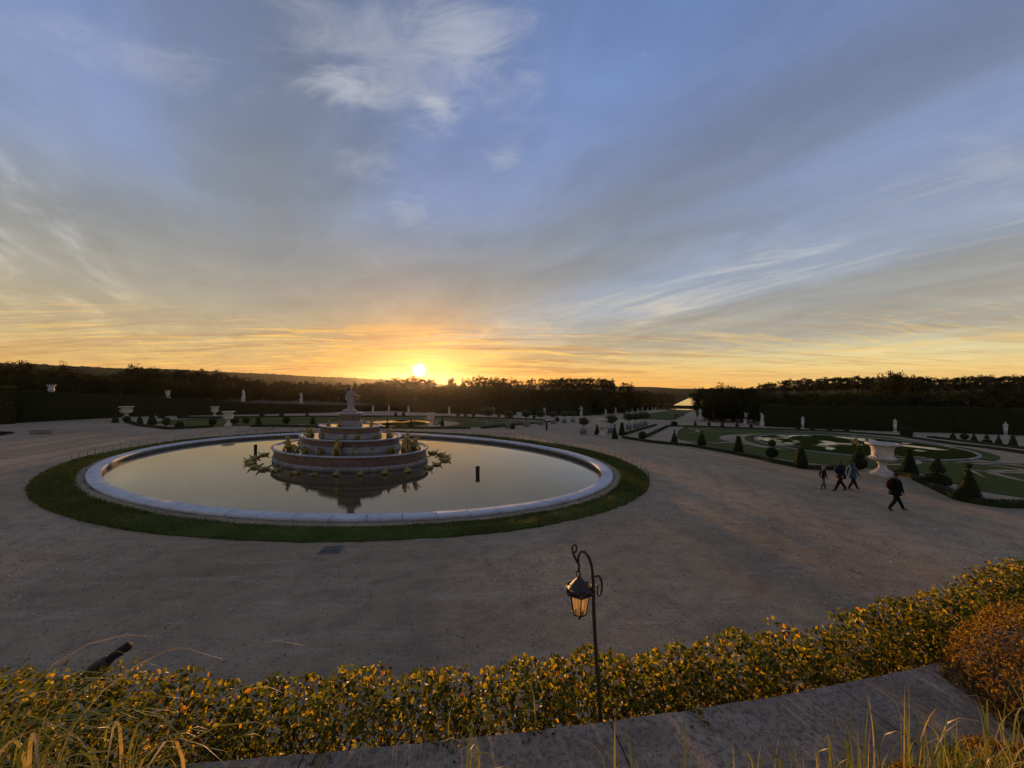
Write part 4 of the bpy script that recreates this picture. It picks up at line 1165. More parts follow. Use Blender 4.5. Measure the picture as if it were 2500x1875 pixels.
# ------------------------------------------------------------------ low box hedges
def low_hedge(pts, label, h=.30, w=.38, dens=170, leaf=.07, closed=False):
    rng = np.random.default_rng(int(abs(pts[0][0] * 100)) + 3)
    p = np.array(pts, float)
    if closed: p = np.vstack([p, p[:1]])
    s = np.concatenate([[0], np.cumsum(np.hypot(*np.diff(p, axis=0).T))])
    n = max(4, int(s[-1] / .5)); ss = np.linspace(0, s[-1], n)
    c = np.c_[np.interp(ss, s, p[:, 0]), np.interp(ss, s, p[:, 1])]
    t = np.gradient(c, axis=0); t /= np.linalg.norm(t, axis=1, keepdims=True); nn = np.c_[-t[:, 1], t[:, 0]]
    rows = []
    for a, b in ((-.5, -.05), (-.5, .85), (-.36, 1.0), (.36, 1.0), (.5, .85), (.5, -.05)):
        uv = c + nn * (a * w * rng.uniform(.93, 1.07, n))[:, None]
        x, y = XY(uv[:, 0], uv[:, 1]); rows.append(np.stack([x, y, zuv(uv[:, 0], uv[:, 1]) + b * h], -1))
    v = np.stack(rows, 1); i = np.arange(n * 6).reshape(n, 6)
    q = np.stack([i[:-1, :-1], i[1:, :-1], i[1:, 1:], i[:-1, 1:]], -1).reshape(-1, 4)
    o0 = v[0].mean(0)
    mb = MB().add(v.reshape(-1, 3) - o0, np.vstack([q, [i[0, [0, 1, 2, 3]], i[0, [0, 3, 4, 5]], i[-1, [3, 2, 1, 0]], i[-1, [5, 4, 3, 0]]]]))
    N = int(s[-1] * dens * (w + 2 * h))
    k = rng.uniform(0, n - 1.001, N); ki = k.astype(int); kf = (k - ki)[:, None]
    per = rng.uniform(0, 2 * h + w, N)
    a = np.where(per < h, -.5, np.where(per > h + w, .5, (per - h) / w - .5)); b = np.where(per < h, per / h, np.where(per > h + w, (2 * h + w - per) / h, 1.0))
    uv = c[ki] * (1 - kf) + c[ki + 1] * kf + nn[ki] * (a * w * 1.03)[:, None]
    x, y = XY(uv[:, 0], uv[:, 1])
    mb.leaves(np.stack([x, y, zuv(uv[:, 0], uv[:, 1]) + b * h * 1.02], -1) - o0, leaf * rng.uniform(.7, 1.4, N), leaf * .6, rng)
    t_ = thing('low_box_hedge', label, 'hedge', tuple(o0))
    link('foliage', mb.mesh('low_box_hedge'), MAT['yew_leaf'], t_)
low_hedge([(27.6, 17.4), (23.6, 21.3), (21.7, 25.6), (17.0, 28.8), (13.0, 31.2), (11.3, 33.0), (11.9, 35.0)], 'low box hedge curving along the gravel in front of the right lawn', .28, .42)
low_hedge([(12.2, 37.9), (10.9, 38.4), (8.5, 38.3), (5.2, 38.1), (4.6, 39.0), (5.4, 41.0), (6.2, 54)], 'low box hedge past the large stone vase by the lone walker', .3, .5)
low_hedge([(33.5, 16.6), (67.1, 18.2)], 'low straight box hedge beside the potted trees on the right', .28, .5, 90, .1)
low_hedge([(31.0, 19.8), (64.8, 20.9), (68.0, 27), (68.6, 37), (69.6, 51), (61.5, 56.5), (46, 56.3), (36, 57.2), (16, 57)], 'low box hedge round the back of the right lawn', .28, .5, 70, .11)
low_hedge([(63.0, 60.6), (44, 61.4), (30, 62)], 'low box hedge on the outer walk behind the small topiaries', .28, .6, 70, .11)
low_hedge([(8.0, -60), (5.8, -50), (5.3, -40), (9.4, -37.6)], 'low box hedge at the left end of the left lawn', .32, .5, 70, .11)
low_hedge([(12.2, -33.5), (15.0, -26.5), (21.0, -16), (29.2, -6.2)], 'low box hedge along the front of the left lawn', .30, .5, 70, .11)
low_hedge([(31, -5.2), (66, -4.4)], 'low box hedge beside the potted trees on the left', .30, .6, 60, .12)
low_hedge([(16, -62), (32, -56.5), (48, -50), (63, -40), (68, -24), (68, -8)], 'low box hedge round the back of the left lawn', .34, .6, 50, .13)

# ------------------------------------------------------------------ stone vases
def vase_parts():
    P = {}
    P['plinth'] = MB().box((0, 0, .16), (.92, .92, .32), bev=.02).box((0, 0, .35), (.80, .80, .08), bev=.015).mesh('plinth')
    P['foot'] = MB().lathe([(.38, .38), (.40, .42), (.38, .47), (.30, .52), (.23, .60), (.20, .72), (.20, .82), (.24, .90), (.28, .94), (.22, .99), (.20, 1.0)], 36).mesh('foot', True)
    P['bowl'] = MB().lathe([(.18, .98), (.34, 1.02), (.50, 1.09), (.60, 1.18), (.63, 1.26), (.60, 1.32), (.54, 1.36), (.53, 1.42), (.54, 1.75), (.58, 1.92), (.64, 2.02)], 40).mesh('bowl', True)
    P['rim'] = MB().lathe([(.63, 2.01), (.74, 2.06), (.84, 2.10), (.865, 2.15), (.85, 2.20), (.80, 2.22), (.72, 2.20), (.60, 2.08), (.50, 1.8), (.01, 1.75)], 40, cap=False).mesh('rim', True)
    mb = MB()
    for k in range(20):
        a = 2 * PI * k / 20
        mb.tube([(.57 * math.cos(a), .57 * math.sin(a), 1.12), (.645 * math.cos(a), .645 * math.sin(a), 1.24), (.60 * math.cos(a), .60 * math.sin(a), 1.33)], [.03, .05, .03], 6)
    P['gadroon_band'] = mb.mesh('gadroon_band', True)
    P['handle'] = MB().tube([(.52, 0, 1.70), (.66, 0, 1.72), (.74, 0, 1.60), (.70, 0, 1.46), (.62, 0, 1.40), (.66, 0, 1.34), (.58, 0, 1.30)], [.05, .06, .065, .06, .05, .05, .03], 8).ball((.74, 0, 1.58), .085, 10, 8).mesh('handle', True)
    return P
VP = vase_parts()
def vase(u, v, H, W, label, rz=.5):
    x, y = XY(u, v)
    t = thing('stone_vase', label, 'vase', (x, y, float(zuv(u, v))), rz, 'carved stone vases round the parterres', (W / 1.73, W / 1.73, H / 2.22))
    for k in ('plinth', 'foot', 'bowl', 'rim', 'gadroon_band'):
        o = link(k, VP[k], MAT['vase_stone'], t)
        if k == 'bowl': bowl = o
    for a in (0, PI): link('handle', VP['handle'], MAT['vase_stone'], bowl, rz=a)
vase(10.3, 36.7, 2.26, 1.75, 'large carved stone vase with handles beside the three walkers', R(20))
vase(29.4, 14.4, 2.3, 1.5, 'carved stone vase among cones beside the row of potted trees', R(10))
vase(10.7, -36.4, 2.28, 1.65, 'carved stone vase at the tip of the left lawn left of the fountain', R(40))
vase(28.7, -13.5, 2.4, 1.45, 'carved stone vase below the setting sun behind the fountain', R(0))
vase(10.8, -67.7, 2.3, 2.2, 'wide bowl shaped stone vase in front of the long clipped hedge', R(70))
vase(22.0, -61.7, 2.25, 1.5, 'narrow stone vase behind the left lawn against dark hedge', R(30))

# ------------------------------------------------------------------ trees in tubs
def tub_parts():
    P = {}
    mb = MB()
    mb.box((0, 0, .47), (.74, .74, .70), taper=1.04)
    P['planter_box'] = mb.mesh('planter_box')
    P['corner_post'] = MB().box((0, 0, .46), (.09, .09, .92), bev=.01).ball((0, 0, .97), .06, 8, 6).mesh('corner_post')
    P['rail'] = MB().box((0, 0, 0), (.72, .05, .07)).mesh('rail')
    P['trunk'] = MB().tube([(0, 0, .7), (.02, .01, 1.2), (-.01, 0, 1.75), (0, 0, 2.1)], [.06, .05, .045, .03], 8).mesh('trunk')
    rng = np.random.default_rng(77)
    c = rng.normal(size=(900, 3)); c /= np.linalg.norm(c, axis=1, keepdims=True)
    rad = .62 * (rng.uniform(.55, 1.0, 900) ** .5) * (1 + .14 * np.sin(c[:, 0] * 5 + 1) * np.sin(c[:, 1] * 6))
    P['crown'] = MB().ball((0, 0, 2.12), .48, 12, 8).leaves(c * rad[:, None] * (1.05, 1.05, .95) + (0, 0, 2.12), .15, .09, rng, c, 1.0).mesh('tub_crown')
    return P
TP = tub_parts()
def tub_tree(u, v, label, s=1.0, group='potted trees lining the main walk'):
    x, y = XY(u, v)
    t = thing('potted_tree', label, 'potted tree', (x, y, float(zuv(u, v)) + .01), AL * -1, group, s)
    pb = link('planter_box', TP['planter_box'], MAT['planter_wood'], t)
    for a in (-1, 1):
        for b in (-1, 1): link('corner_post', TP['corner_post'], MAT['planter_wood'], pb, (a * .38, b * .38, 0))
    for k in range(4):
        a = k * PI / 2
        for z in (.16, .78): link('rail', TP['rail'], MAT['planter_wood'], pb, (.385 * math.cos(a + PI / 2) * 1.0, .385 * math.sin(a + PI / 2), z), a)
    link('trunk', TP['trunk'], MAT['bark'], t)
    o = link('crown', TP['crown'], MAT['orange_leaf'], t); o.rotation_euler = (0, 0, random.uniform(0, 6)); o.scale = (random.uniform(1.25, 1.5), random.uniform(1.25, 1.5), random.uniform(1.0, 1.12)); o.location = (0, 0, -.06)
tub_tree(35.1, 14.5, 'round headed potted tree just behind the far stone vase', 1.0)
for u, v in [(45.2, 15.6), (51.0, 16.0), (56.6, 16.3), (62.4, 16.5)]: tub_tree(u, v, 'round headed tree in a square tub on the vase side of the walk', 1.02)
tub_tree(30.2, 11.6, 'small potted tree at the axis end of its row by the far vase', .9)
for (u, v), s in zip([(34.1, -5.7), (34.7, -2.1), (40.2, -1.3), (47.1, -1.2), (53.0, -0.6), (58.6, 0.0), (65.1, 0.1)], (1.25, 1.1, 1.05, 1.0, 1.0, .98, .98)):
    tub_tree(u, v, 'round headed tree in a square tub on the fountain side of the walk', s)

# ------------------------------------------------------------------ garden statues
def pedestal(h=1.3, w=.8):
    return MB().box((0, 0, .09), (w * 1.25, w * 1.25, .18), bev=.01).box((0, 0, h * .5), (w, w, h - .3), bev=.008).box((0, 0, h - .1), (w * 1.18, w * 1.18, .12), bev=.015).box((0, 0, h - .02), (w * .95, w * .95, .08)).mesh('pedestal')
PED = pedestal()
FIG = [statue_figure('statue_figure', p, 1.9, s) for p, s in (('plain', 1), ('raised', 2), ('reach', 4), ('slim', 5))]
def herm_parts():
    mb = MB()
    mb.box((0, 0, .12), (.62, .62, .24), bev=.01).box((0, 0, .98), (.36, .36, 1.5), taper=1.55)
    mb.box((0, 0, 1.76), (.64, .5, .1), bev=.01)
    P = mb.mesh('pillar')
    mb = MB()
    mb.tube([(0, 0, 1.78), (0, 0, 1.98), (0, 0, 2.14), (0, 0, 2.22)], [.20, .26, .22, .09], 12)
    mb.ball((.03, 0, 2.36), .14, 12, 9, (1, .88, 1.2)).ball((0, 0, 2.42), .13, 10, 7)
    for s in (-1, 1): mb.ball((0, .22 * s, 2.06), .12, 10, 7)
    return P, mb.mesh('bust', True)
HERM = herm_parts()
def statue(u, v, H, label, kind=0, group='white statues along the hedges', z=None, face=None):
    x, y = XY(u, v)
    a = math.atan2(-y, -x) if face is None else face
    zz = float(zuv(u, v)) if z is None else z
    t = thing('garden_statue', label, 'statue', (x, y, zz), a, group, H / (2.62 if kind == 'herm' else 3.15))
    if kind == 'herm':
        link('pillar', HERM[0], MAT['statue_marble'], t); link('bust', HERM[1], MAT['statue_marble'], t)
    else:
        link('pedestal', PED, MAT['statue_marble'], t)
        link('figure', FIG[kind], MAT['statue_marble'], t, (0, 0, 1.3), random.uniform(-.8, .8))
def garden_urn(u, v, H, label, z=None):
    x, y = XY(u, v)
    t = thing('pedestal_urn', label, 'urn', (x, y, float(zuv(u, v)) if z is None else z), 0.3, 'white urns on pedestals along the hedges', H / 2.9)
    link('pedestal', PED, MAT['statue_marble'], t)
    link('urn', MB().lathe([(.2, 1.3), (.22, 1.38), (.12, 1.5), (.1, 1.62), (.3, 1.75), (.40, 1.95), (.38, 2.2), (.34, 2.4), (.42, 2.62), (.56, 2.78), (.58, 2.86), (.52, 2.9), (.3, 2.8)], 24).mesh('urn', True), MAT['statue_marble'], t)
statue(108.2, -9.3, 3.75, 'white statue leaning on a pedestal at the left start of the great lawn', 2)
garden_urn(104.0, -21.3, 2.8, 'white urn on a pedestal left of the leaning statue')
x, y = XY(81.1, -20.6)
t = thing('stone_pedestal', 'empty square white pedestal behind the left lawn', 'pedestal', (x, y, float(zuv(81.1, -20.6))), .3)
link('block', MB().box((0, 0, .75), (1.5, 1.5, 1.3), bev=.02).mesh('block'), MAT['statue_marble'], t); link('cornice', MB().box((0, 0, 1.46), (1.75, 1.75, .14), bev=.03).mesh('cornice'), MAT['statue_marble'], t); link('base', MB().box((0, 0, .06), (1.8, 1.8, .14), bev=.02).mesh('base'), MAT['statue_marble'], t)
statue(81.9, -29.8, 2.9, 'white statue with a raised arm behind the potted trees', 1)
statue(86.8, -49.5, 2.75, 'slim white statue right of the setting sun against the wood', 3)
for u, v in [(79.5, -60.9), (87.7, -77.0), (77.7, -74.9)]: statue(u, v, 2.6, 'white statue behind the left lawn below the sun', 0)
for k, (u, v, H) in enumerate([(128, -4.9, 2.9), (152.5, -5.4, 3.3), (202.5, -8.5, 3.3), (215, -6.6, 3.0), (226.7, -4.8, 3.1), (271.9, -7.1, 3.9), (325, -8.7, 3.8), (352, -7.6, 3.7), (379, -6.8, 3.7), (430, -8.5, 3.7), (480, -10, 3.9)]):
    statue(u, v, H, 'white statue in the row down the left side of the great lawn', k % 4, 'statues down the great lawn')
statue(103.7, 27.7, 3.9, 'tall white statue on a square pedestal at the right start of the great lawn', 2)
garden_urn(93.7, 38.3, 3.0, 'white urn on a waisted foot before the right hand trees')
statue(74.8, 39.1, 3.15, 'white statue on a pedestal at the back edge of the right lawn', 1)
for (u, v), l in zip([(78.4, 47.0), (80.2, 62.6), (79.6, 77.7)], ['white herm pillar nearest the pedestal statue by the tall hedge', 'white herm pillar beside the broad dark drum by the tall hedge', 'white herm pillar behind the outer walk topiaries by the tall hedge']):
    statue(u, v, 2.75, l, 'herm')

# ------------------------------------------------------------------ tall clipped hedges
def tall_hedge(pts, hgt, label, w=1.6, dens=26, leaf=.22, z_of=None, mat='clipped_leaf'):
    """pts [(u,v)], hgt [height at each point]"""
    rng = np.random.default_rng(int(abs(pts[0][0] * 77 + pts[0][1])) + 1)
    p = np.array(pts, float); hh = np.array(hgt, float)
    s = np.concatenate([[0], np.cumsum(np.hypot(*np.diff(p, axis=0).T))])
    n = max(6, int(s[-1] / .8)); ss = np.linspace(0, s[-1], n)
    c = np.c_[np.interp(ss, s, p[:, 0]), np.interp(ss, s, p[:, 1])]; h = np.interp(ss, s, hh)
    t = np.gradient(c, axis=0); t /= np.linalg.norm(t, axis=1, keepdims=True); nn = np.c_[-t[:, 1], t[:, 0]]
    rows = []; prof = [(-.5, k) for k in np.linspace(-.02, .97, 8)] + [(-.42, 1.0), (.42, 1.0)] + [(.5, k) for k in np.linspace(.97, -.02, 8)]
    m = len(prof)
    zf = zuv if z_of is None else z_of
    for a, b in prof:
        uv = c + nn * (a * w + rng.normal(0, .05, n))[:, None]
        x, y = XY(uv[:, 0], uv[:, 1]); rows.append(np.stack([x, y, zf(c[:, 0], c[:, 1]) + b * h + rng.normal(0, .03, n)], -1))
    v = np.stack(rows, 1); o0 = v[0, 0].copy(); i = np.arange(n * m).reshape(n, m)
    q = [np.stack([i[:-1, :-1], i[1:, :-1], i[1:, 1:], i[:-1, 1:]], -1).reshape(-1, 4)]
    ends = []
    for e in (0, n - 1):
        for k in range(m // 2 - 1): ends.append((i[e, k], i[e, k + 1], i[e, m - 2 - k], i[e, m - 1 - k]))
    t_ = thing('clipped_hedge', label, 'hedge', tuple(o0))
    link('core', MB().add(v.reshape(-1, 3) - o0, np.vstack(q + [np.array(ends)])).mesh('hedge_core'), MAT['core_dark'], t_)
    N = int(s[-1] * (2 * h.mean() + w) * dens)
    k = rng.uniform(0, n - 1.001, N); ki = k.astype(int); kf = (k - ki)[:, None]
    H_ = h[ki]; tot = 2 * H_ + w; per = rng.uniform(0, 1, N) * tot
    a = np.where(per < H_, -.5, np.where(per > H_ + w, .5, (per - H_) / w - .5)); b = np.where(per < H_, per / H_, np.where(per > H_ + w, (tot - per) / H_, 1.0))
    uv = c[ki] * (1 - kf) + c[ki + 1] * kf; zb = zf(uv[:, 0], uv[:, 1]); uv = uv + nn[ki] * (a * w * 1.02 + rng.normal(0, .05, N))[:, None]
    x, y = XY(uv[:, 0], uv[:, 1])
    nrm2 = nn[ki] * np.sign(a)[:, None] * (np.abs(a) > .49)[:, None]
    n3 = np.stack([nrm2[:, 0] * DU[0] + nrm2[:, 1] * DV[0], nrm2[:, 0] * DU[1] + nrm2[:, 1] * DV[1], (np.abs(a) < .49) * 1.0], -1)
    mb = MB().leaves(np.stack([x, y, zb + b * H_ + rng.normal(0, .04, N)], -1) - o0, leaf * rng.uniform(.6, 1.4, N), leaf * .6, rng, n3, .8)
    link('foliage', mb.mesh('hedge_foliage'), MAT[mat], t_)
tall_hedge([(-0.4, -75.0), (10.5, -74.5), (24, -75), (40, -76), (58, -79), (80, -84), (110, -92)], [5.2, 4.4, 3.6, 2.8, 2.4, 2.2, 2.2], 'long tall clipped hedge running down the left side of the garden')
tall_hedge([(-22, -75.5), (-10, -74.4), (-0.7, -73.6)], [5.9, 5.9, 5.9], 'taller squared hedge end block at the near end of the long hedge', 3.2, 26, .22, None, 'autumn_leaf')
tall_hedge([(84.5, 40.0), (82.5, 50.2), (83.6, 63.9), (87.3, 73.5), (88.0, 83.4), (88, 110), (86, 140)], [5.2, 5.1, 5.2, 5.3, 5.3, 5.3, 5.3], 'tall dark clipped hedge behind the white herm pillars')
tall_hedge([(115, -14), (111, -24), (96, -48), (94, -70), (104, -90)], [5.0, 5.0, 4.8, 4.6, 4.5], 'dark clipped hedge behind the statues below the sun', 2.0, 18)
tall_hedge([(118, -13), (200, -15), (330, -17), (480, -19)], [6, 6, 6, 6], 'dark clipped hedge behind the row of statues on the great lawn', 3.0, 8, .4)
x, y = XY(102.5, 31.0)
t = thing('sign_post', 'small flat topped sign post before the right hand trees', 'sign post', (x, y, float(zuv(102.5, 31.0))), R(10))
link('post', MB().tube([(0, 0, 0), (0, 0, 1.9)], .05, 8).mesh('post'), MAT['edging_stone'], t)
link('panel', MB().box((0, 0, 1.95), (1.0, .5, .07), bev=.01).mesh('panel'), MAT['statue_marble'], t)
tall_hedge([(576, -12), (576, 64)], [2.4, 2.4], 'far low dark hedge between the far pool and the canal', 4.0, 6, .6)
# raised walk behind the long left hedge with urns and statues
def raised_z(u, v): return np.interp(u, [-30, 0, 20, 60, 110], [3.3, 3.3, 2.4, 0.6, -1.5])
def terrace():
    us = np.linspace(-30, 110, 40); rows = []
    for k, (dv, dz) in enumerate([(0, -4), (0, 0), (-40, 0), (-140, 2)]):
        v = -78.5 - np.interp(us, [-30, 40, 58, 80, 110], [0, .0, 3, 8, 16]) + dv
        x, y = XY(us, v); rows.append(np.stack([x, y, raised_z(us, v) + dz], -1))
    v = np.stack(rows, 1); i = np.arange(40 * 4).reshape(40, 4)
    struct('raised_walk', mesh_np('raised_walk', v.reshape(-1, 3), np.stack([i[:-1, :-1], i[1:, :-1], i[1:, 1:], i[:-1, 1:]], -1).reshape(-1, 4)), MAT['bank_turf'])
terrace()
def on_walk(px, v0=-83.0):
    b = math.atan((px - 1250) / 939); dx, dy = math.sin(b), math.cos(b)
    r = (v0 + FX[0] * DV[0] + FX[1] * DV[1]) / (dx * DV[0] + dy * DV[1])
    return UV(dx * r, dy * r)[0], v0
for px, kind, H, lab in [(125, 'urn', 3.2, 'white urn showing above the near end of the long left hedge'), (409, 'urn', 2.7, 'white urn showing above the middle of the long left hedge'), (594, 0, 3.6, 'white draped statue on a pedestal above the long left hedge'), (735, 3, 3.3, 'slim white statue above the far end of the long left hedge')]:
    u, v = on_walk(px)
    zz = float(raised_z(u, v))
    if kind == 'urn': garden_urn(u, v, H, lab, zz)
    else: statue(u, v, H, lab, kind, z=zz)
# bush and low wall at the left edge
bx, by = XY(-5.2, -49.0)
t = thing('low_wall', 'short low stone wall end beside the sloping bush on the far left', 'wall', (bx + .9, by + .6, 0), R(8))
for k in range(3): link('stone', MB().box((0, 0, .24), (.62, .5, .46), bev=.02).mesh('wall_stone'), MAT['edging_stone'], t, (-.65 + .65 * k, 0, 0))
link('coping', MB().box((0, 0, .51), (2.05, .62, .08), bev=.02).mesh('coping'), MAT['edging_stone'], t)
t = thing('sloping_bush', 'low dark sloping bush beside the short stone wall on the far left', 'bush', (bx - 2.2, by - .2, 0), R(-160))
rng = np.random.default_rng(9)
n = 9000
q = rng.uniform(0, 1, (n, 2)); X_ = q[:, 0] * 9.5; top = .35 + 1.05 * smooth01(X_ / 6.0); Yb = (q[:, 1] - .5) * 2.6
zz = top * np.sqrt(np.clip(1 - (Yb / 1.4) ** 2, 0.02, 1)) * np.where(rng.random(n) < .7, rng.uniform(.9, 1.05, n), rng.uniform(.1, .9, n))
mb = MB().leaves(np.c_[X_, Yb, zz], .14, .09, rng)
link('foliage', mb.mesh('bush'), MAT['yew_leaf'], t)

# ================================================================== TREES
def tree_proto(seed, H, crown0, rx, nclump, nleaf, leaf, open_=0.0, lumpy=.25):
    """trunk + limbs mesh and a crown of leaf clumps"""
    rng = np.random.default_rng(seed)
    tb = MB()
    r0 = H * .02
    bend = rng.normal(0, .02 * H, 2)
    trunk = [(bend[0] * k ** 2, bend[1] * k ** 2, H * .86 * k) for k in np.linspace(0, 1, 6)]
    tb.tube(trunk, [r0 * (1 - .8 * k) for k in np.linspace(0, 1, 6)], 7)
    cz = (H + crown0) / 2; rz = (H - crown0) / 2
    cl = []
    while len(cl) < nclump:
        p = rng.normal(size=3); p /= np.linalg.norm(p); p *= rng.uniform(.35, 1.0) ** .45
        if open_ and rng.random() < open_ and abs(p[2]) < .5: continue
        k = 1 + lumpy * math.sin(p[0] * 4 + seed) * math.cos(p[1] * 5 + seed * 2)
        cl.append((p[0] * rx * k, p[1] * rx * k, cz + p[2] * rz * (1 + .1 * rng.normal())))
    cl = np.array(cl)
    for q in cl[:: max(1, nclump // 12)]:
        h = max(crown0 * .9, q[2] - rng.uniform(1, 3)); h = min(h, H * .8); k = h / (H * .86)
        b = (bend[0] * k ** 2, bend[1] * k ** 2, h)
        tb.tube([b, ((b[0] + q[0]) / 2, (b[1] + q[1]) / 2, (h + q[2]) / 2 + .3), tuple(q)], [r0 * .4, r0 * .28, r0 * .08], 5)
    C, Nn = [], []
    for q in cl:
        r = rng.uniform(.20, .36) * rx
        d = rng.normal(size=(nleaf, 3)); d /= np.linalg.norm(d, axis=1, keepdims=True)
        C.append(q + d * (rng.uniform(.2, 1, nleaf) ** .5)[:, None] * r * (1, 1, .72)); Nn.append(d)
    C = np.concatenate(C); Nn = np.concatenate(Nn)
    cb = MB().leaves(C, leaf * rng.uniform(.6, 1.4, len(C)), leaf * .65, rng, Nn + (0, 0, .4), .8)
    return tb.mesh('tree_trunk'), cb.mesh('tree_crown'), H
BROAD = [tree_proto(s, 12.0, 0.8, 4.6, 95, 46, .46) for s in (1, 2, 3, 4)]
TALL = [tree_proto(s, 20.0, 13.8, 2.9, 34, 40, .40, .3) for s in (11, 12, 13)]
POP = [tree_proto(s, 20.0, 5.0, 4.0, 90, 44, .5, 0.0) for s in (21, 22, 23)]
CONI = tree_proto(31, 20.0, 3.0, 2.6, 60, 40, .5)
def tree(px, Y, top, protos, label, group, mat='tree_leaf', wide=1.0, ground=None):
    x = (px - 1250) / 939 * Y
    u, v = UV(x, Y)
    z0 = float(base_z(np.array(u))) if ground is None else ground
    zt = 6 + (942.4 - top) / 939 * Y
    tr, cr, H = protos[random.randrange(len(protos))] if isinstance(protos, list) else protos
    s = (zt - z0) / H
    w = wide * (s ** .5 if s > 1 else s)
    t = thing('tree', label, 'tree', (x, Y, z0 - .2), random.uniform(0, 2 * PI), group, (w, w, s))
    link('trunk', tr, MAT['bark'], t); link('crown', cr, MAT[mat], t)
def row(p0, p1, step, Y, tops, protos, label, group, mat='tree_leaf', wide=1.0, jit=3.0, ground=None, Yj=6.0):
    xs = [a for a, b in tops]; ys = [b for a, b in tops]
    p = p0
    while p < p1:
        q = p + random.uniform(-.3, .3) * step
        tree(q, Y + random.uniform(-Yj, Yj), float(np.interp(q, xs, ys)) + random.uniform(-jit * .5, jit), protos, label, group, mat if random.random() > .06 else 'autumn_leaf', wide * random.uniform(.9, 1.2), ground)
        p += step
G1 = 'trees of the wood beyond the long left hedge'
row(-120, 640, 38, 118, [(-120, 920), (0, 915), (300, 925), (640, 940)], BROAD, 'dark leafy tree in the wood close behind the long left hedge', G1, wide=1.15, ground=1.0)
row(-120, 640, 34, 150, [(-120, 890), (30, 884), (110, 900), (160, 896), (240, 912), (330, 898), (420, 902), (480, 904), (560, 914), (640, 924)], BROAD, 'taller dark tree further back in the left wood', G1, wide=1.0, ground=0.0, Yj=10)
for px, top in [(48, 876), (152, 886), (331, 890), (366, 896), (484, 901), (538, 905)]:
    tree(px, 140, top, BROAD, 'tree standing out above the skyline of the left wood', G1, wide=.8, ground=0.0)
G2 = 'trees of the wood behind the fountain'
row(620, 1060, 36, 160, [(620, 942), (800, 946), (900, 948), (1060, 948)], BROAD, 'dark leafy tree in the wood behind the fountain', G2, wide=1.2)
row(600, 960, 30, 215, [(600, 922), (700, 930), (760, 928), (840, 934), (900, 930), (960, 926)], BROAD, 'tree further back in the wood behind the fountain', G2, wide=1.1)
row(930, 1062, 20, 250, [(930, 928), (960, 922), (1000, 919.5), (1040, 919), (1062, 924)], POP, 'tall tree under the setting sun', G2, wide=1.2, jit=2)
tree(1103, 250, 921, BROAD, 'single rounded tree crown right of the setting sun', G2, wide=.62)
tree(1130, 255, 919, CONI, 'pointed conifer on the skyline right of the setting sun', G2, wide=.5)
G3 = 'trees of the wood beyond the potted trees'
row(1060, 1500, 34, 165, [(1060, 948), (1150, 944), (1226, 938), (1300, 948), (1400, 947), (1500, 954)], BROAD, 'dark leafy tree behind the hedge left of the great lawn', G3, wide=1.2)
row(1070, 1520, 28, 200, [(1070, 940), (1200, 938), (1290, 943), (1350, 946), (1480, 948), (1520, 954)], BROAD, 'leafy tree in the middle of the wood left of the great lawn', G3, wide=1.2)
row(1146, 1262, 15, 250, [(1146, 921), (1180, 918), (1230, 918), (1262, 922)], POP, 'tall leafy tree in the dense skyline clump', G3, wide=1.0, jit=2)
row(1274, 1345, 15, 250, [(1274, 930), (1300, 925), (1345, 922)], TALL, 'thin tall tree with sky between its branches', G3, wide=.95, jit=3)
row(1345, 1500, 12, 250, [(1345, 922), (1400, 920.5), (1460, 922), (1500, 926)], TALL, 'tall tree with bare trunk in the long skyline avenue', G3, wide=1.15, jit=1.5)
row(1352, 1560, 24, 262, [(1352, 922), (1400, 920.5), (1460, 922), (1500, 925), (1530, 931), (1560, 943)], POP, 'full tall tree in the long skyline avenue', G3, wide=.85, jit=1.5)
row(1480, 1585, 22, 300, [(1480, 950), (1540, 948), (1600, 958)], BROAD, 'tree on the wooded slope left of the canal', 'trees on the slope left of the canal', wide=1.15)
row(1540, 1618, 18, 420, [(1540, 950), (1600, 956), (1640, 968)], BROAD, 'distant tree beside the left bank of the canal', 'trees on the slope left of the canal', wide=1.1)
row(1560, 1640, 11, 640, [(1560, 953), (1630, 960), (1662, 968)], BROAD, 'far small tree along the canal', 'trees on the slope left of the canal', wide=1.2)
G4 = 'trees of the wood right of the great lawn'
row(1716, 1850, 26, 122, [(1702, 946), (1722, 942), (1745, 946), (1760, 938), (1786, 939), (1805, 943), (1850, 952)], BROAD, 'dark tree behind the tall white statue right of the canal', G4, wide=.9, jit=2)
row(1738, 1850, 24, 113, [(1738, 962), (1850, 960)], BROAD, 'low dark tree right behind the tall white statue', G4, wide=.85, jit=4, Yj=2)
row(1732, 1860, 30, 165, [(1712, 946), (1760, 942), (1805, 948), (1860, 950)], BROAD, 'dark tree at the mouth of the canal vista', G4, wide=1.0, jit=2)
row(1850, 2560, 46, 100, [(1850, 962), (2000, 958), (2250, 958), (2400, 950), (2560, 946)], BROAD, 'dark leafy tree close behind the tall right hedge', G4, wide=1.25)
row(1840, 2560, 40, 135, [(1840, 954), (2000, 955), (2200, 954), (2560, 950)], BROAD, 'leafy tree second behind the tall right hedge', G4, wide=1.2)
AV = [(1815, 950), (1850, 938), (1900, 929), (1928, 925), (2000, 921), (2100, 916), (2250, 918), (2300, 921), (2400, 916), (2560, 916)]
row(1822, 2560, 17, 190, AV, TALL, 'tall tree with a bare trunk in the avenue beyond the right wood', G4, wide=1.05, jit=1.5)
row(1830, 2560, 30, 205, [(a, b + 3) for a, b in AV], TALL, 'tall tree in the second line of the right avenue', G4, wide=1.2, jit=2)
tree(2172, 118, 901, BROAD, 'large rounded dark tree standing above the right avenue', G4, wide=.62)
tree(2196, 124, 908, BROAD, 'rounded dark tree beside the largest tree on the right', G4, wide=.6)
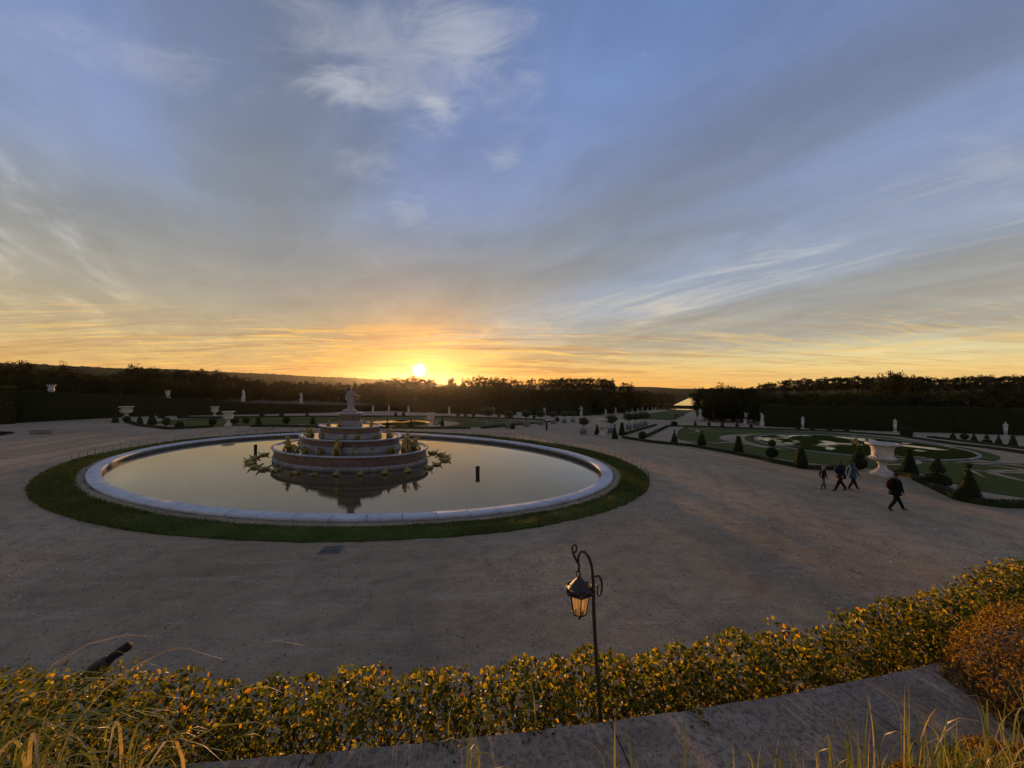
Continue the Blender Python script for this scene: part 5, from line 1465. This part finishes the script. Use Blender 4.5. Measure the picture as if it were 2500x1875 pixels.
tree(2143, 122, 924, BROAD, 'golden leaved tree left of the large rounded tree', G4, mat='autumn_leaf', wide=.5)
tree(2236, 120, 911, BROAD, 'feathery dark tree right of the large rounded tree', G4, wide=.6)

# ================================================================== PEOPLE
def person(name, x, y, face, h, label, top, legs, shoes='shoe', head='hair', skin='skin', stride=1.0, arms=1.0, extras=(), bulk=1.0, z=0.0, parts=True):
    """walking figure grown over one skeleton; x forward, y to its left; unit height scaled to h"""
    s, b = stride, bulk
    J, E = [], []
    def add(p, r, par=None):
        J.append((p[0], p[1], p[2], r if not isinstance(r, tuple) else r[0], r if not isinstance(r, tuple) else r[1]))
        if par is not None: E.append((par, len(J) - 1))
        return len(J) - 1
    pel = add((0, 0, .52), .068 * b)
    sp = add((.008, 0, .61), .066 * b, pel)
    ch = add((.015, 0, .73), .080 * b, sp)
    sh = add((.012, 0, .80), .060 * b, ch)
    nk = add((.018, 0, .845), .031, sh)
    hd0 = add((.028, 0, .89), .046, nk)
    hd1 = add((.030, 0, .935), .056, hd0)
    hd2 = add((.024, 0, .968), .038, hd1)
    for sd in (-1, 1):
        f = s * sd                                       # left leg forward
        hip = add((.005 * f, .045 * sd, .485), .070, pel)
        if f > 0:
            kn = add((.115 * s, .045 * sd, .285), .050, hip); an = add((.215 * s, .045 * sd, .065), .036, kn); he = add((.222 * s, .045 * sd, .03), .027, an); toe = add((.31 * s, .05 * sd, .022), .018, he)
        else:
            kn = add((-.025 * s, .045 * sd, .28), .050, hip); an = add((-.17 * s, .045 * sd, .085), .036, kn); he = add((-.165 * s, .045 * sd, .04), .027, an); toe = add((-.085 * s, .05 * sd, .018), .018, he)
        so = add((.01, .098 * sd * b, .795), .038 * b, sh)
        el = add((-.045 * f * arms - .01, .125 * sd * b, .645), .032 * b, so)
        wr = add((.03 - .10 * f * arms, .122 * sd * b, .515), .020, el)
        pa = add((.04 - .115 * f * arms, .120 * sd * b, .478), .017, wr)
        if parts:
            for k, (fx, L) in enumerate(((.012, .030), (.004, .036), (-.004, .034), (-.012, .028))):
                k1 = add((J[pa][0] + fx, J[pa][1], J[pa][2] - L * .55), .0055, pa); add((J[pa][0] + fx * 1.1 + .006, J[pa][1] - .004 * sd, J[pa][2] - L), .0045, k1)
            k1 = add((J[pa][0] + .018, J[pa][1] - .008 * sd, J[pa][2] - .008), .0065, pa); add((J[pa][0] + .026, J[pa][1] - .010 * sd, J[pa][2] - .024), .005, k1)
    me = skin_mesh(name, J, E, 0, 2 if parts else 1)
    for nm in (top, legs, shoes, skin, head): me.materials.append(MAT[nm])
    for p in me.polygons:
        c = p.center
        armz = abs(c[1]) > .09 * b
        if c[2] > .972 or (c[2] > .865 and c[0] < .018) or c[2] > .955: k = 4
        elif c[2] > .845: k = 3
        elif armz and c[2] < .515 and c[2] > .40: k = 3
        elif c[2] > .475: k = 0
        elif c[2] > .055 if c[0] > 0 else c[2] > .07: k = 1
        else: k = 2
        p.material_index = k
    t = thing('person', label, 'person', (x, y, z), face, None, h)
    link('body', me, None, t)
    for kind in extras:
        if kind[0] == 'backpack':
            me2 = MB().ball((-.13, 0, .69), .105, 16, 10, (.62, .82, 1.25)).ball((-.175, 0, .65), .06, 12, 8, (.5, .95, 1.0)).mesh('backpack', True); bp = link('backpack', me2, MAT[kind[1]], t)
            link('strap', MB().tube([(-.1, .06, .78), (.03, .075, .83), (.09, .065, .74), (.03, .08, .62), (-.1, .06, .6)], .012, 6).mesh('strap', True), MAT['cloth_black'], bp)
        if kind[0] == 'hood': link('hood', MB().tube([(-.05, -.06, .83), (-.075, 0, .845), (-.05, .06, .83), (.03, .068, .825), (.055, 0, .815), (.03, -.068, .825), (-.05, -.06, .83)], .032, 8).mesh('hood', True), MAT[kind[1]], t)
        if kind[0] == 'cap':
            link('cap', MB().lathe([(.060, .945), (.062, .97), (.05, .995), (.02, 1.005), (.002, 1.006)], 16, (.026, 0, 0)).box((.095, 0, .95), (.07, .08, .01)).mesh('cap', True), MAT[kind[1]], t)
        if kind[0] == 'coat': link('coat_hem', MB().lathe([(.072 * b, .60), (.088 * b, .52), (.098 * b, .42), (.094 * b, .42), (.082 * b, .52)], 18, (.0, 0, 0), 1.0, 1.1, cap=False).mesh('coat_hem', True), MAT[kind[1]], t)
    return t
person('walker', 18.5, 18.6, R(-6), 1.80, 'person in black hooded jacket with a dark red backpack striding alone', 'cloth_black', 'cloth_black', head='cloth_brown', extras=(('backpack', 'cloth_maroon'), ('hood', 'cloth_black'), ('cap', 'cloth_brown'), ('coat', 'cloth_black')), bulk=1.32, stride=1.05, arms=.4)
person('walker', 18.85, 22.05, R(-4), 1.74, 'person in dark coat with a big dark backpack between two others', 'cloth_navy', 'cloth_black', extras=(('backpack', 'cloth_navy'), ('coat', 'cloth_navy'), ('hood', 'cloth_navy')), bulk=1.3, stride=-1.0)
person('walker', 19.75, 22.35, R(-4), 1.62, 'person in pale blue jacket walking in front of the dark backpack', 'cloth_blue', 'cloth_navy', head='hair', extras=(('coat', 'cloth_blue'), ('hood', 'cloth_blue')), bulk=1.25, stride=.9)
person('walker', 18.05, 22.35, R(-4), 1.36, 'child in dark jacket, grey trousers and a pale hat', 'cloth_black', 'cloth_grey', head='cloth_pale', extras=(('cap', 'cloth_pale'),), bulk=1.12, stride=.55)
x, y = XY(33.3, 5.0)
person('stroller', x, y, R(-100), 1.45, 'lone dark clothed person standing on the main walk by the potted trees', 'cloth_black', 'cloth_black', stride=.3, arms=.3, bulk=1.15, z=float(zuv(33.3, 5.0)), parts=False)
for (u, v), c in zip([(125.4, 20.3), (131.7, 20.9), (153.4, 22.0)], ('cloth_black', 'cloth_navy', 'cloth_black')):
    x, y = XY(u, v)
    tag(person('stroller', x, y, R(70), 1.7, 'tiny far person on the path beside the great lawn', c, 'cloth_black', stride=.5, z=float(zuv(u, v)), parts=False), group='far people beside the great lawn')

# ================================================================== FOREGROUND TERRACE
CX = np.array([-6, -3, -1.688, -.584, .4726, 1.843, 3.044, 4.5, 7.0])
CY = np.array([1.62, 1.76, 1.855, 1.973, 2.103, 2.32, 2.596, 3.02, 3.95])
CPOLY = np.polyfit(CX, CY, 4)
def edge_y(x): return np.polyval(CPOLY, np.clip(x, -6, 7.5)) + .37 * np.clip(np.asarray(x, float) - 7.5, 0, 99)
ZC = 4.2                                             # top of the coping
wall = thing('retaining_wall', 'weathered grey stone retaining wall with a broad coping below the hedge', 'wall', (0, 0, 0))
cuts = [-7.2, -5.5, -3.95, -2.5, -1.02, .52, 1.95, 3.3, 4.7, 6.1, 7.5]
WC = .62
for a, b in zip(cuts[:-1], cuts[1:]):
    rng = np.random.default_rng(int((a + 9) * 100))
    a_, b_ = a + .004, b - .004
    xs = np.linspace(a_, b_, 26)
    ye = edge_y(xs)
    sl = np.gradient(ye, xs); nx, ny = -sl / np.hypot(1, sl), 1 / np.hypot(1, sl)
    dz = rng.uniform(-.006, .006); chip = np.abs(rng.normal(0, .004, 26))
    rows = []
    for off, z, jj in ((-WC, -.30, 0), (-WC, -.01, 0), (-WC + .015, 0, 0), (-WC * .66, 0, 0), (-WC * .33, 0, 0), (-.022, 0, 1), (-.004, -.018, 1), (0, -.17, 0), (-.05, -.30, 0)):
        o = off - (chip * jj)
        shift = (off / WC) * -.15                       # joints run askew
        rows.append(np.stack([xs + nx * o - shift * 0, ye + ny * o, np.full(26, ZC + z + dz) + (rng.normal(0, .0015, 26) if z == 0 else 0)], -1))
    v = np.stack(rows, 0); m, n = v.shape[:2]; i = np.arange(m * n).reshape(m, n)
    q = np.stack([i[:-1, :-1], i[:-1, 1:], i[1:, 1:], i[1:, :-1]], -1).reshape(-1, 4)[:, ::-1]
    ends = [[int(i[k, e]) for k in range(m)] for e in (0, n - 1)]
    me = bpy.data.meshes.new('coping_stone')
    me.from_pydata([tuple(p) for p in v.reshape(-1, 3)], [], [tuple(int(c) for c in f) for f in q] + [tuple(ends[0]), tuple(reversed(ends[1]))])
    link('coping_stone', me, MAT['coping_stone'], wall)
xs = np.linspace(-9, 9, 60); ye = edge_y(xs) - .08
v = np.concatenate([np.stack([xs, ye, np.full(60, ZC - .29)], -1), np.stack([xs, ye + .05, np.full(60, 2.6)], -1)])
i = np.arange(120).reshape(2, 60)
link('wall_face', mesh_np('wall_face', v, np.stack([i[0, :-1], i[0, 1:], i[1, 1:], i[1, :-1]], -1)), MAT['coping_stone'], wall)

# terrace earth behind the coping and the bank below the hedge
def slab(name, offs, mat, jitter=.012, x0=-14, x1=14, n=160, seed=1):
    rng = np.random.default_rng(seed)
    xs = np.linspace(x0, x1, n); ye = edge_y(xs)
    rows = [np.stack([xs, ye + o, np.full(n, z) + rng.normal(0, jitter, n)], -1) for o, z in offs]
    v = np.stack(rows, 0); m = len(offs); i = np.arange(m * n).reshape(m, n)
    return struct(name, mesh_np(name, v.reshape(-1, 3), np.stack([i[:-1, :-1], i[:-1, 1:], i[1:, 1:], i[1:, :-1]], -1).reshape(-1, 4)), mat)
slab('terrace_ground', [(-14, 4.3), (-6, 4.3), (-3, 4.22), (-1.6, 4.17), (-1.1, 4.16), (-.8, 4.15), (-.6, 4.14)], MAT['soil'], .012)
slab('bank', [(-.05, 3.62), (.15, 3.62), (.35, 3.6), (.55, 3.55), (.8, 3.4), (1.4, 2.9), (2.2, 2.1), (3.2, 1.0), (4.2, 0.05), (4.6, -.15)], MAT['bank_turf'], .03)

# ------------------------------------------------------------------ leafy hedge in front
HX = np.array([-7, -2.93, -2.17, -1.5, -.6, 0, .5, 1.3, 2.0, 2.7, 3.35, 4.57, 8])
HZ = np.array([4.42, 4.40, 4.33, 4.27, 4.25, 4.24, 4.25, 4.25, 4.25, 4.30, 4.36, 4.48, 4.66])
def hedge_front():
    rng = np.random.default_rng(99)
    t = thing('leafy_hedge', 'low leafy hedge with green and golden backlit leaves behind the stone coping', 'hedge', (0, edge_y(0.) + .3, 3.6))
    org = np.array(t.location)
    # branching stems
    sb = MB(); tips = []
    for k in range(230):
        x = rng.uniform(-6.8, 7.6); y = edge_y(x) + rng.uniform(.08, .42); z = 3.6
        ztop = np.interp(x, HX, HZ)
        p = np.array([x, y, z]); lean = rng.normal(0, .22, 2)
        mid = p + np.array([lean[0] * .5, lean[1] * .25, (ztop - z) * .45]); top = p + np.array([lean[0] * 1.3, lean[1] * .4, (ztop - z) * rng.uniform(.75, .95)])
        sb.tube([p - org, mid - org, top - org], [.008, .006, .002], 5)
        for _ in range(4):
            b0 = mid + (top - mid) * rng.uniform(-.3, .7); b1 = b0 + np.array([rng.normal(0, .13), rng.normal(0, .08), rng.uniform(.06, .22)])
            b1[2] = min(b1[2], np.interp(b1[0], HX, HZ) - .01); b1[1] = np.clip(b1[1], edge_y(b1[0]) + .03, edge_y(b1[0]) + .5)
            sb.tube([b0 - org, (b0 + b1) / 2 + rng.normal(0, .015, 3) - org, b1 - org], [.004, .003, .0012], 4)
            tips.append((b0, b1))
    o = link('stems', sb.mesh('hedge_stems'), MAT['twig'], t); o['kind'] = 'stuff'
    # leaves: along the twigs and through the clipped volume
    C = []
    for b0, b1 in tips:
        for _ in range(9): C.append(b0 + (b1 - b0) * rng.uniform(.25, 1.1) + rng.normal(0, .02, 3))
    C = np.array(C)
    N = 66000
    x = rng.uniform(-6.8, 7.6, N); w = rng.uniform(.02, .5, N)
    ztop = np.interp(x, HX, HZ) + .03 * np.sin(x * 5.1) + .025 * np.sin(x * 13 + 1) + .02 * np.sin(x * 29)
    dep = rng.random(N) ** 1.6 * .62
    z = ztop - dep - .12 * np.clip(np.abs(w - .26) / .24 - .6, 0, 1)
    # thin the lower middle where the stems show
    gap = np.exp(-((x + .55) / .75) ** 2) * (dep > .12) * .88 + (dep > .3) * .25
    clump = .5 + .5 * np.sin(x * 9.3 + 1 + w * 6) * np.sin(x * 3.7 - z * 9) * np.sin(z * 13 + x * 5)
    keep = (rng.random(N) > gap) & (rng.random(N) < .45 + .8 * clump)
    V = np.stack([x, edge_y(x) + w, z], -1)[keep]
    C = np.vstack([C, V])
    C = C[C[:, 2] > 3.66]
    # sprigs that stick up
    sp = []
    for _ in range(34):
        xx = rng.uniform(-6, 7); yy = edge_y(xx) + rng.uniform(.15, .5); zz = np.interp(xx, HX, HZ)
        for k in range(6): sp.append((xx + rng.normal(0, .025), yy + rng.normal(0, .025), zz + .012 * k + rng.normal(0, .01)))
    C = np.vstack([C, sp])
    d = np.linalg.norm(C - (0, 0, 6), axis=1)
    # the leaves that show largest are pieces of their own
    cz = C[:, 2] - np.interp(C[:, 0], HX, HZ)
    score = -d + cz * 2.0 + rng.normal(0, .25, len(C)) - 5 * (np.abs(C[:, 0] / np.maximum(C[:, 1], .1)) > 1.3) - 3 * (cz < -.14)
    big = np.argsort(-score)[:290]
    mask = np.ones(len(C), bool); mask[big] = False
    S = C[mask]
    mb = MB().leaves(S - org, rng.uniform(.02, .047, len(S)), rng.uniform(.014, .028, len(S)), rng, np.tile((0, -.25, .55), (len(S), 1)), .8, fold=True)
    o = link('foliage', mb.mesh('hedge_leaves'), MAT['hornbeam_leaf'], t); o['kind'] = 'stuff'
    cols = []
    for k in range(6):
        m = bpy.data.materials.new('leaf_%d' % k); cols.append(m)
        m.use_nodes = True; m.node_tree.nodes.clear(); g = NT(m.node_tree)
        c = [(0.05, 0.075, 0.010), (0.10, 0.115, 0.014), (0.22, 0.17, 0.018), (0.38, 0.23, 0.02), (0.42, 0.13, 0.02), (0.07, 0.09, 0.012)][k]
        n = g.noise(objc(g), 70, 4, .6)
        col = g.mix(g.smooth(n, .5, .7, 0, .6), (*c, 1), (c[0] * .5, c[1] * .4, c[2] * .5, 1))
        pr = principled(g, col, .4, Specular_IOR_Level=.4); tr = g.node('ShaderNodeBsdfTranslucent'); g.put(tr.inputs[0], g.mix(1.0, col, (1.65, 1.6, .55, 1), 'MULTIPLY'))
        mx = g.node('ShaderNodeMixShader'); mx.inputs[0].default_value = .6; g.l.new(pr, mx.inputs[1]); g.l.new(tr.outputs[0], mx.inputs[2]); finish(g, mx.outputs[0])
    protos = []
    for k in range(12):
        r2 = np.random.default_rng(k)
        me = MB().leaves(np.zeros((1, 3)), r2.uniform(.036, .048), r2.uniform(.023, .030), r2, np.array([[0, -.25, .6]]), .5, fold=True).mesh('leaf')
        me.materials.append(cols[[0, 0, 1, 1, 5, 5, 1, 2, 2, 3, 0, 1][k]]); protos.append(me)
    for n_, k in enumerate(big):
        o = link('leaf', protos[n_ % 12], None, t, tuple(C[k] - org)); o.rotation_euler = (rng.normal(0, .5), rng.normal(0, .5), rng.uniform(0, 6.28))
hedge_front()

# ------------------------------------------------------------------ lantern on a crook
def lantern():
    D = 2.13
    def q(px, py, dy=0.0): return ((px - 1250) / 939 * D - LX, dy, 6 - (py - 942.4) / 939 * D - LZ)
    LX, LY, LZ = (1466 - 1250) / 939 * D, D + .02, 3.66
    t = thing('garden_lantern', 'hexagonal iron lantern hanging from a curled crook pole above the hedge', 'lantern', (LX, LY, LZ))
    def smooth_pts(p, n=40):
        p = np.array(p, float); s = np.concatenate([[0], np.cumsum(np.linalg.norm(np.diff(p, axis=0), axis=1))]); s /= s[-1]
        out = []
        for u in np.linspace(0, 1, n):
            k = min(np.searchsorted(s, u, side='right') - 1, len(p) - 2); f = (u - s[k]) / (s[k + 1] - s[k])
            p0, p1, p2, p3 = p[max(k - 1, 0)], p[k], p[k + 1], p[min(k + 2, len(p) - 1)]
            out.append(tuple(.5 * ((2 * p1) + (-p0 + p2) * f + (2 * p0 - 5 * p1 + 4 * p2 - p3) * f * f + (-p0 + 3 * p1 - 3 * p2 + p3) * f ** 3)))
        return out
    pole = [(0, 0, -.15), q(1466, 1744), q(1457, 1609), q(1451, 1499), q(1450, 1437), q(1446, 1386), q(1436, 1359), q(1423, 1347.5), q(1415, 1355), q(1412.5, 1372), q(1415, 1388), q(1413.5, 1400)]
    pole_o = link('pole', MB().tube(smooth_pts(pole, 60), [.0105] * 42 + list(np.linspace(.0105, .006, 18)), 10).mesh('pole', True), MAT['iron'], t)
    link('scroll', MB().tube(smooth_pts([q(1412.5, 1378), q(1408, 1370), q(1402, 1358), q(1398.5, 1346), q(1399, 1337), q(1403, 1332.5), q(1408, 1336), q(1408.5, 1345), q(1405, 1352), q(1402.5, 1347)], 40), list(np.linspace(.007, .0045, 40)), 8).mesh('scroll', True), MAT['iron'], pole_o)
    link('scroll', MB().tube(smooth_pts([q(1453, 1411), q(1462, 1409), q(1469, 1419), q(1471, 1438), q(1468, 1453), q(1463, 1457), q(1459, 1449), q(1461, 1437), q(1459, 1431)], 40), list(np.linspace(.007, .0045, 40)), 8).mesh('scroll', True), MAT['iron'], pole_o)
    link('hanging_ring', MB().tube([(q(1413.3, 1404)[0] + .011 * math.cos(a), 0, q(1413.3, 1404)[2] + .02 * math.sin(a)) for a in np.linspace(0, 2 * PI, 17)], .0028, 6).mesh('ring', True), MAT['iron'], t)
    # lantern body, six sided, corner towards the terrace
    cx = q(1415.5, 1410)[0]; zt = q(0, 1411)[2]; zr = q(0, 1447)[2]; zb = q(0, 1501)[2]
    def hexa(r, z, a0=-PI / 2): return [(cx + r * math.cos(a0 + k * PI / 3), r * math.sin(a0 + k * PI / 3), z) for k in range(6)]
    def rings(lst, cap_ends=True):
        v = [p for r, z in lst for p in hexa(r, z)]; qd = []
        for i in range(len(lst) - 1):
            for k in range(6): qd.append((i * 6 + k, i * 6 + (k + 1) % 6, (i + 1) * 6 + (k + 1) % 6, (i + 1) * 6 + k))
        return v, qd
    v, qd = rings([(.078, zr - .006), (.083, zr - .003), (.083, zr + .003), (.068, zr + .014), (.037, zr + .052), (.018, zt - .012), (.010, zt), (.004, zt + .012)])
    link('roof', MB().add(v, qd).mesh('lantern_roof'), MAT['iron'], t)
    plate = MB()
    for k in range(6):
        a = -PI / 2 + (k + .5) * PI / 3
        plate.box((cx + .070 * math.cos(a), .070 * math.sin(a), zr + .016), (.004, .055, .026), a)
    link('roof_crest', plate.mesh('roof_crest'), MAT['iron'], t)
    rt, rb = .058, .038
    A, B = hexa(rt, zr - .004), hexa(rb, zb + .004)
    fr = MB()
    for k in range(6):
        fr.tube([A[k], B[k]], .0032, 6)
        fr.tube([B[k], B[(k + 1) % 6]], .0032, 6); fr.tube([A[k], A[(k + 1) % 6]], .003, 6)
    fr_o = link('frame', fr.mesh('lantern_frame', True), MAT['iron'], t)
    v, qd = rings([(.038, zb + .004), (.039, zb - .001), (.02, zb - .006), (.008, zb - .010), (.007, zb - .02), (.010, zb - .026), (.004, zb - .034)])
    link('base_finial', MB().add(v, qd).mesh('base_finial'), MAT['iron'], t)
    for k in range(6):
        a, b, c, e = A[k], A[(k + 1) % 6], B[(k + 1) % 6], B[k]
        link('pane', MB().add([a, b, c, e], [(0, 1, 2, 3)]).mesh('pane'), MAT['lantern_glass'], fr_o)
    link('candle', MB().lathe([(.012, zb + .004), (.012, zb + .03), (.010, zb + .032)], 12, (cx, 0, 0)).mesh('candle', True), MAT['statue_marble'], t)
lantern()

# dark tube with a bulbous foot above the hedge
D = 2.35
t = thing('ribbed_tube', 'dark ribbed tube with a brown bulbous foot slanting above the hedge', 'spotlight', ((262 - 1250) / 939 * D, D, 6 - (1612 - 942.4) / 939 * D))
ax = Vector((.62, .12, .42)).normalized()
rad = [.020, .024, .021, .025, .022, .026, .023, .027, .025, .024, .026, .026, .022]
link('barrel', MB().tube([ax * (.0 + .0125 * k) for k in range(13)], rad, 12).mesh('barrel', True), MAT['dark_iron'], t)
link('foot', MB().tube([(-.105, -.01, -.05), (-.085, 0, -.042), (-.04, 0, -.022), (.0, 0, -.004), (.022, 0, .004)], [.008, .022, .034, .036, .026], 12).mesh('foot', True), MAT['rust_brown'], t)
link('bracket', MB().tube([(-.03, 0, -.03), (-.03, .02, -.2), (-.03, .03, -.45)], .012, 8).mesh('bracket', True), MAT['dark_iron'], t)

# ------------------------------------------------------------------ rusty clipped dome and low shrub
def rust_dome(name, label, c, r, sz, n, leaf):
    rng = np.random.default_rng(int(c[0] * 100))
    t = thing(name, label, 'shrub', (c[0], c[1], c[2]))
    d = rng.normal(size=(n, 3)); d[:, 2] = np.abs(d[:, 2]) * rng.choice([1, 1, 1, -.35], n); d /= np.linalg.norm(d, axis=1, keepdims=True)
    k = r * (1 + .05 * np.sin(d[:, 0] * 9) * np.sin(d[:, 1] * 8) + rng.normal(0, .022, n))
    mb = MB().leaves(d * k[:, None] * (1, 1, sz), leaf * rng.uniform(.6, 1.3, n), leaf * .55, rng, d, 1.1, fold=True)
    o = link('foliage', mb.mesh('shrub_leaves'), MAT['rust_leaf'], t); o['kind'] = 'stuff'
    link('core', MB().ball((0, 0, 0), r * .93, 24, 14, (1, 1, sz)).mesh('shrub_core', True), MAT['soil'], t)
rust_dome('clipped_shrub', 'rusty brown clipped dome shrub at the end of the coping', (3.14, 2.10, 4.17), .52, 1.05, 15000, .022)
rust_dome('spreading_shrub', 'low rusty shrub spreading under the grass tufts by the coping', (2.28, 1.62, 4.10), .34, .8, 8000, .02)
rust_dome('spreading_shrub', 'small low rusty shrub between grass tufts on the terrace', (1.72, 1.50, 4.18), .26, .9, 4500, .018)

# ------------------------------------------------------------------ grass tufts on the terrace
def blade_mesh(L, w, bend, droop, twist, seed, d0=.45):
    rng = np.random.default_rng(seed)
    n = 9; k = np.linspace(0, 1, n)
    ang = bend * k + droop * np.clip(k - d0, 0, 1) ** 1.35 * 2.4
    ds = L / (n - 1)
    x = np.concatenate([[0], np.cumsum(np.sin(ang[:-1]) * ds)]); z = np.concatenate([[0], np.cumsum(np.cos(ang[:-1]) * ds)])
    ww = w * np.clip(1.1 - k ** 2.2 * 1.08, .04, 1) * .5
    tw = twist * k
    v = []
    for i in range(n):
        c, s = math.cos(tw[i]), math.sin(tw[i])
        nrm = (-math.cos(ang[i]), math.sin(ang[i]))
        v += [(x[i] - s * ww[i] * nrm[0], -c * ww[i], z[i] - s * ww[i] * nrm[1]), (x[i], 0, z[i] - ww[i] * .25), (x[i] + s * ww[i] * nrm[0], c * ww[i], z[i] + s * ww[i] * nrm[1])]
    q = []
    for i in range(n - 1):
        a = i * 3; q += [(a, a + 3, a + 4, a + 1), (a + 1, a + 4, a + 5, a + 2)]
    return MB().add(v, q).mesh('blade', True)
UPR = [blade_mesh(random.uniform(.24, .46), random.uniform(.004, .008), random.uniform(.05, .55), random.uniform(0, .8), random.uniform(-1, 1), k) for k in range(12)]
ARC = [blade_mesh(random.uniform(.5, .95), random.uniform(.006, .010), random.uniform(.5, 1.1), random.uniform(.9, 1.5), random.uniform(-.8, .8), 50 + k, .2) for k in range(12)]
CURL = [blade_mesh(random.uniform(.2, .34), random.uniform(.004, .007), random.uniform(.2, .8), random.uniform(1.3, 2.4), random.uniform(-1.5, 1.5), 90 + k) for k in range(8)]
blade_cols = []
for k, c in enumerate([(0.09, 0.12, 0.02), (0.14, 0.16, 0.03), (0.20, 0.19, 0.045), (0.33, 0.25, 0.09), (0.42, 0.29, 0.12)]):
    m, g = new_mat('blade_%d' % k)
    n = g.noise(objc(g), 9, 3, .5); col = g.mix(n, (*[q * .7 for q in c], 1), (*[min(1, q * 1.4) for q in c], 1))
    pr = principled(g, col, .42, Specular_IOR_Level=.4); tr = g.node('ShaderNodeBsdfTranslucent'); g.put(tr.inputs[0], g.mix(1.0, col, (1.4, 1.3, .7, 1), 'MULTIPLY'))
    mx = g.node('ShaderNodeMixShader'); mx.inputs[0].default_value = .4; g.l.new(pr, mx.inputs[1]); g.l.new(tr.outputs[0], mx.inputs[2]); finish(g, mx.outputs[0])
    blade_cols.append(m)
BM = {}
def tuft(x, y, n, protos, label, face=None, spread=.06, z=4.14, s=1.0, group=None):
    t = thing('grass_tuft', label, 'grass', (x, y, z), 0, group)
    for k in range(n):
        pm = random.choice(protos); ci = random.choices(range(5), (2, 4.5, 4.5, 2.2, .9))[0]
        if (pm.name, ci) not in BM:
            m2 = pm.copy(); m2.materials.clear(); m2.materials.append(blade_cols[ci]); BM[(pm.name, ci)] = m2
        a = random.uniform(0, 2 * PI) if face is None else face + random.gauss(0, .55)
        o = link('blade', BM[(pm.name, ci)], None, t, (random.gauss(0, spread), random.gauss(0, spread), 0), a)
        o.scale = (s * random.uniform(.8, 1.15),) * 3
# left: long blades arching out over the coping
for x, y, n, a in [(-2.10, 1.50, 20, 10), (-1.85, 1.42, 22, 0), (-1.60, 1.48, 18, -5), (-2.35, 1.68, 16, 5), (-1.36, 1.46, 9, -10), (-2.0, 1.62, 14, 20)]:
    tuft(x, y, int(n * 1.4), ARC, 'long arching grass tuft spilling over the left end of the coping', R(a), .08, 4.17, random.uniform(.95, 1.25), 'arching grass tufts at the left of the coping')
    tuft(x + .05, y + .05, 6, CURL, 'wispy curled grass among the long arching blades', None, .1, 4.22, 1.3, 'wispy grass among the arching blades')
# right: upright tufts
for k, (x, y, n, s) in enumerate([(1.05, 1.60, 10, .92), (1.28, 1.58, 16, 1.0), (1.50, 1.62, 14, 1.18), (1.78, 1.64, 22, 1.22), (2.05, 1.66, 18, 1.05), (2.35, 1.74, 14, 1.1), (.72, 1.60, 6, .85), (.40, 1.60, 4, .8), (2.6, 1.85, 12, 1.05), (1.62, 1.50, 18, 1.1), (2.0, 1.52, 20, 1.15), (1.88, 1.58, 18, 1.0), (2.2, 1.60, 16, 1.0), (-.2, 1.58, 3, .75)]):
    tuft(x, y, int(n * 2.2), UPR, 'upright golden green grass tuft in front of the coping', None, .06, 4.17, s, 'upright grass tufts on the terrace')
    tuft(x + .04, y - .02, 9, CURL, 'thin curled dry grass between the upright tufts', None, .07, 4.22, 1.45, 'dry curled grass on the terrace')
# little weeds in the joints of the coping
wm = MB().leaves(np.random.default_rng(4).normal(0, .028, (46, 3)) * (1, 1.5, .5) + (0, 0, .012), .022, .012, np.random.default_rng(5), fold=True).mesh('weed_leaves')
for k, (x, dy) in enumerate([(-.93, -.05), (-.32, -.06), (.12, -.04), (1.02, -.08), (-1.6, -.03)]):
    t = thing('weed', 'small leafy weed growing on the edge of the coping', 'weed', (x, float(edge_y(x)) + dy, ZC + .002), k, 'weeds on the coping')
    link('leaves', wm, MAT['hornbeam_leaf'], t)['kind'] = 'stuff'
    link('stalk', ARC[k % 12] if False else CURL[k % 8], MAT['blade'], t)

# ================================================================== AIR
def haze():
    mb = MB().box((0, 1450, 15), (6400, 3100, 130))
    m = bpy.data.materials.new('haze'); m.use_nodes = True; m.node_tree.nodes.clear(); g = NT(m.node_tree)
    v = g.node('ShaderNodeVolumePrincipled')
    v.inputs['Color'].default_value = (0.95, 0.9, 0.85, 1)
    v.inputs['Density'].default_value = 0.00003
    v.inputs['Anisotropy'].default_value = 0.85
    out = g.node('ShaderNodeOutputMaterial'); g.l.new(v.outputs[0], out.inputs['Volume'])
    tag(link('haze', mb.mesh('haze'), m), 'thin warm evening haze over the garden and woods', 'haze', kind='stuff')
haze()
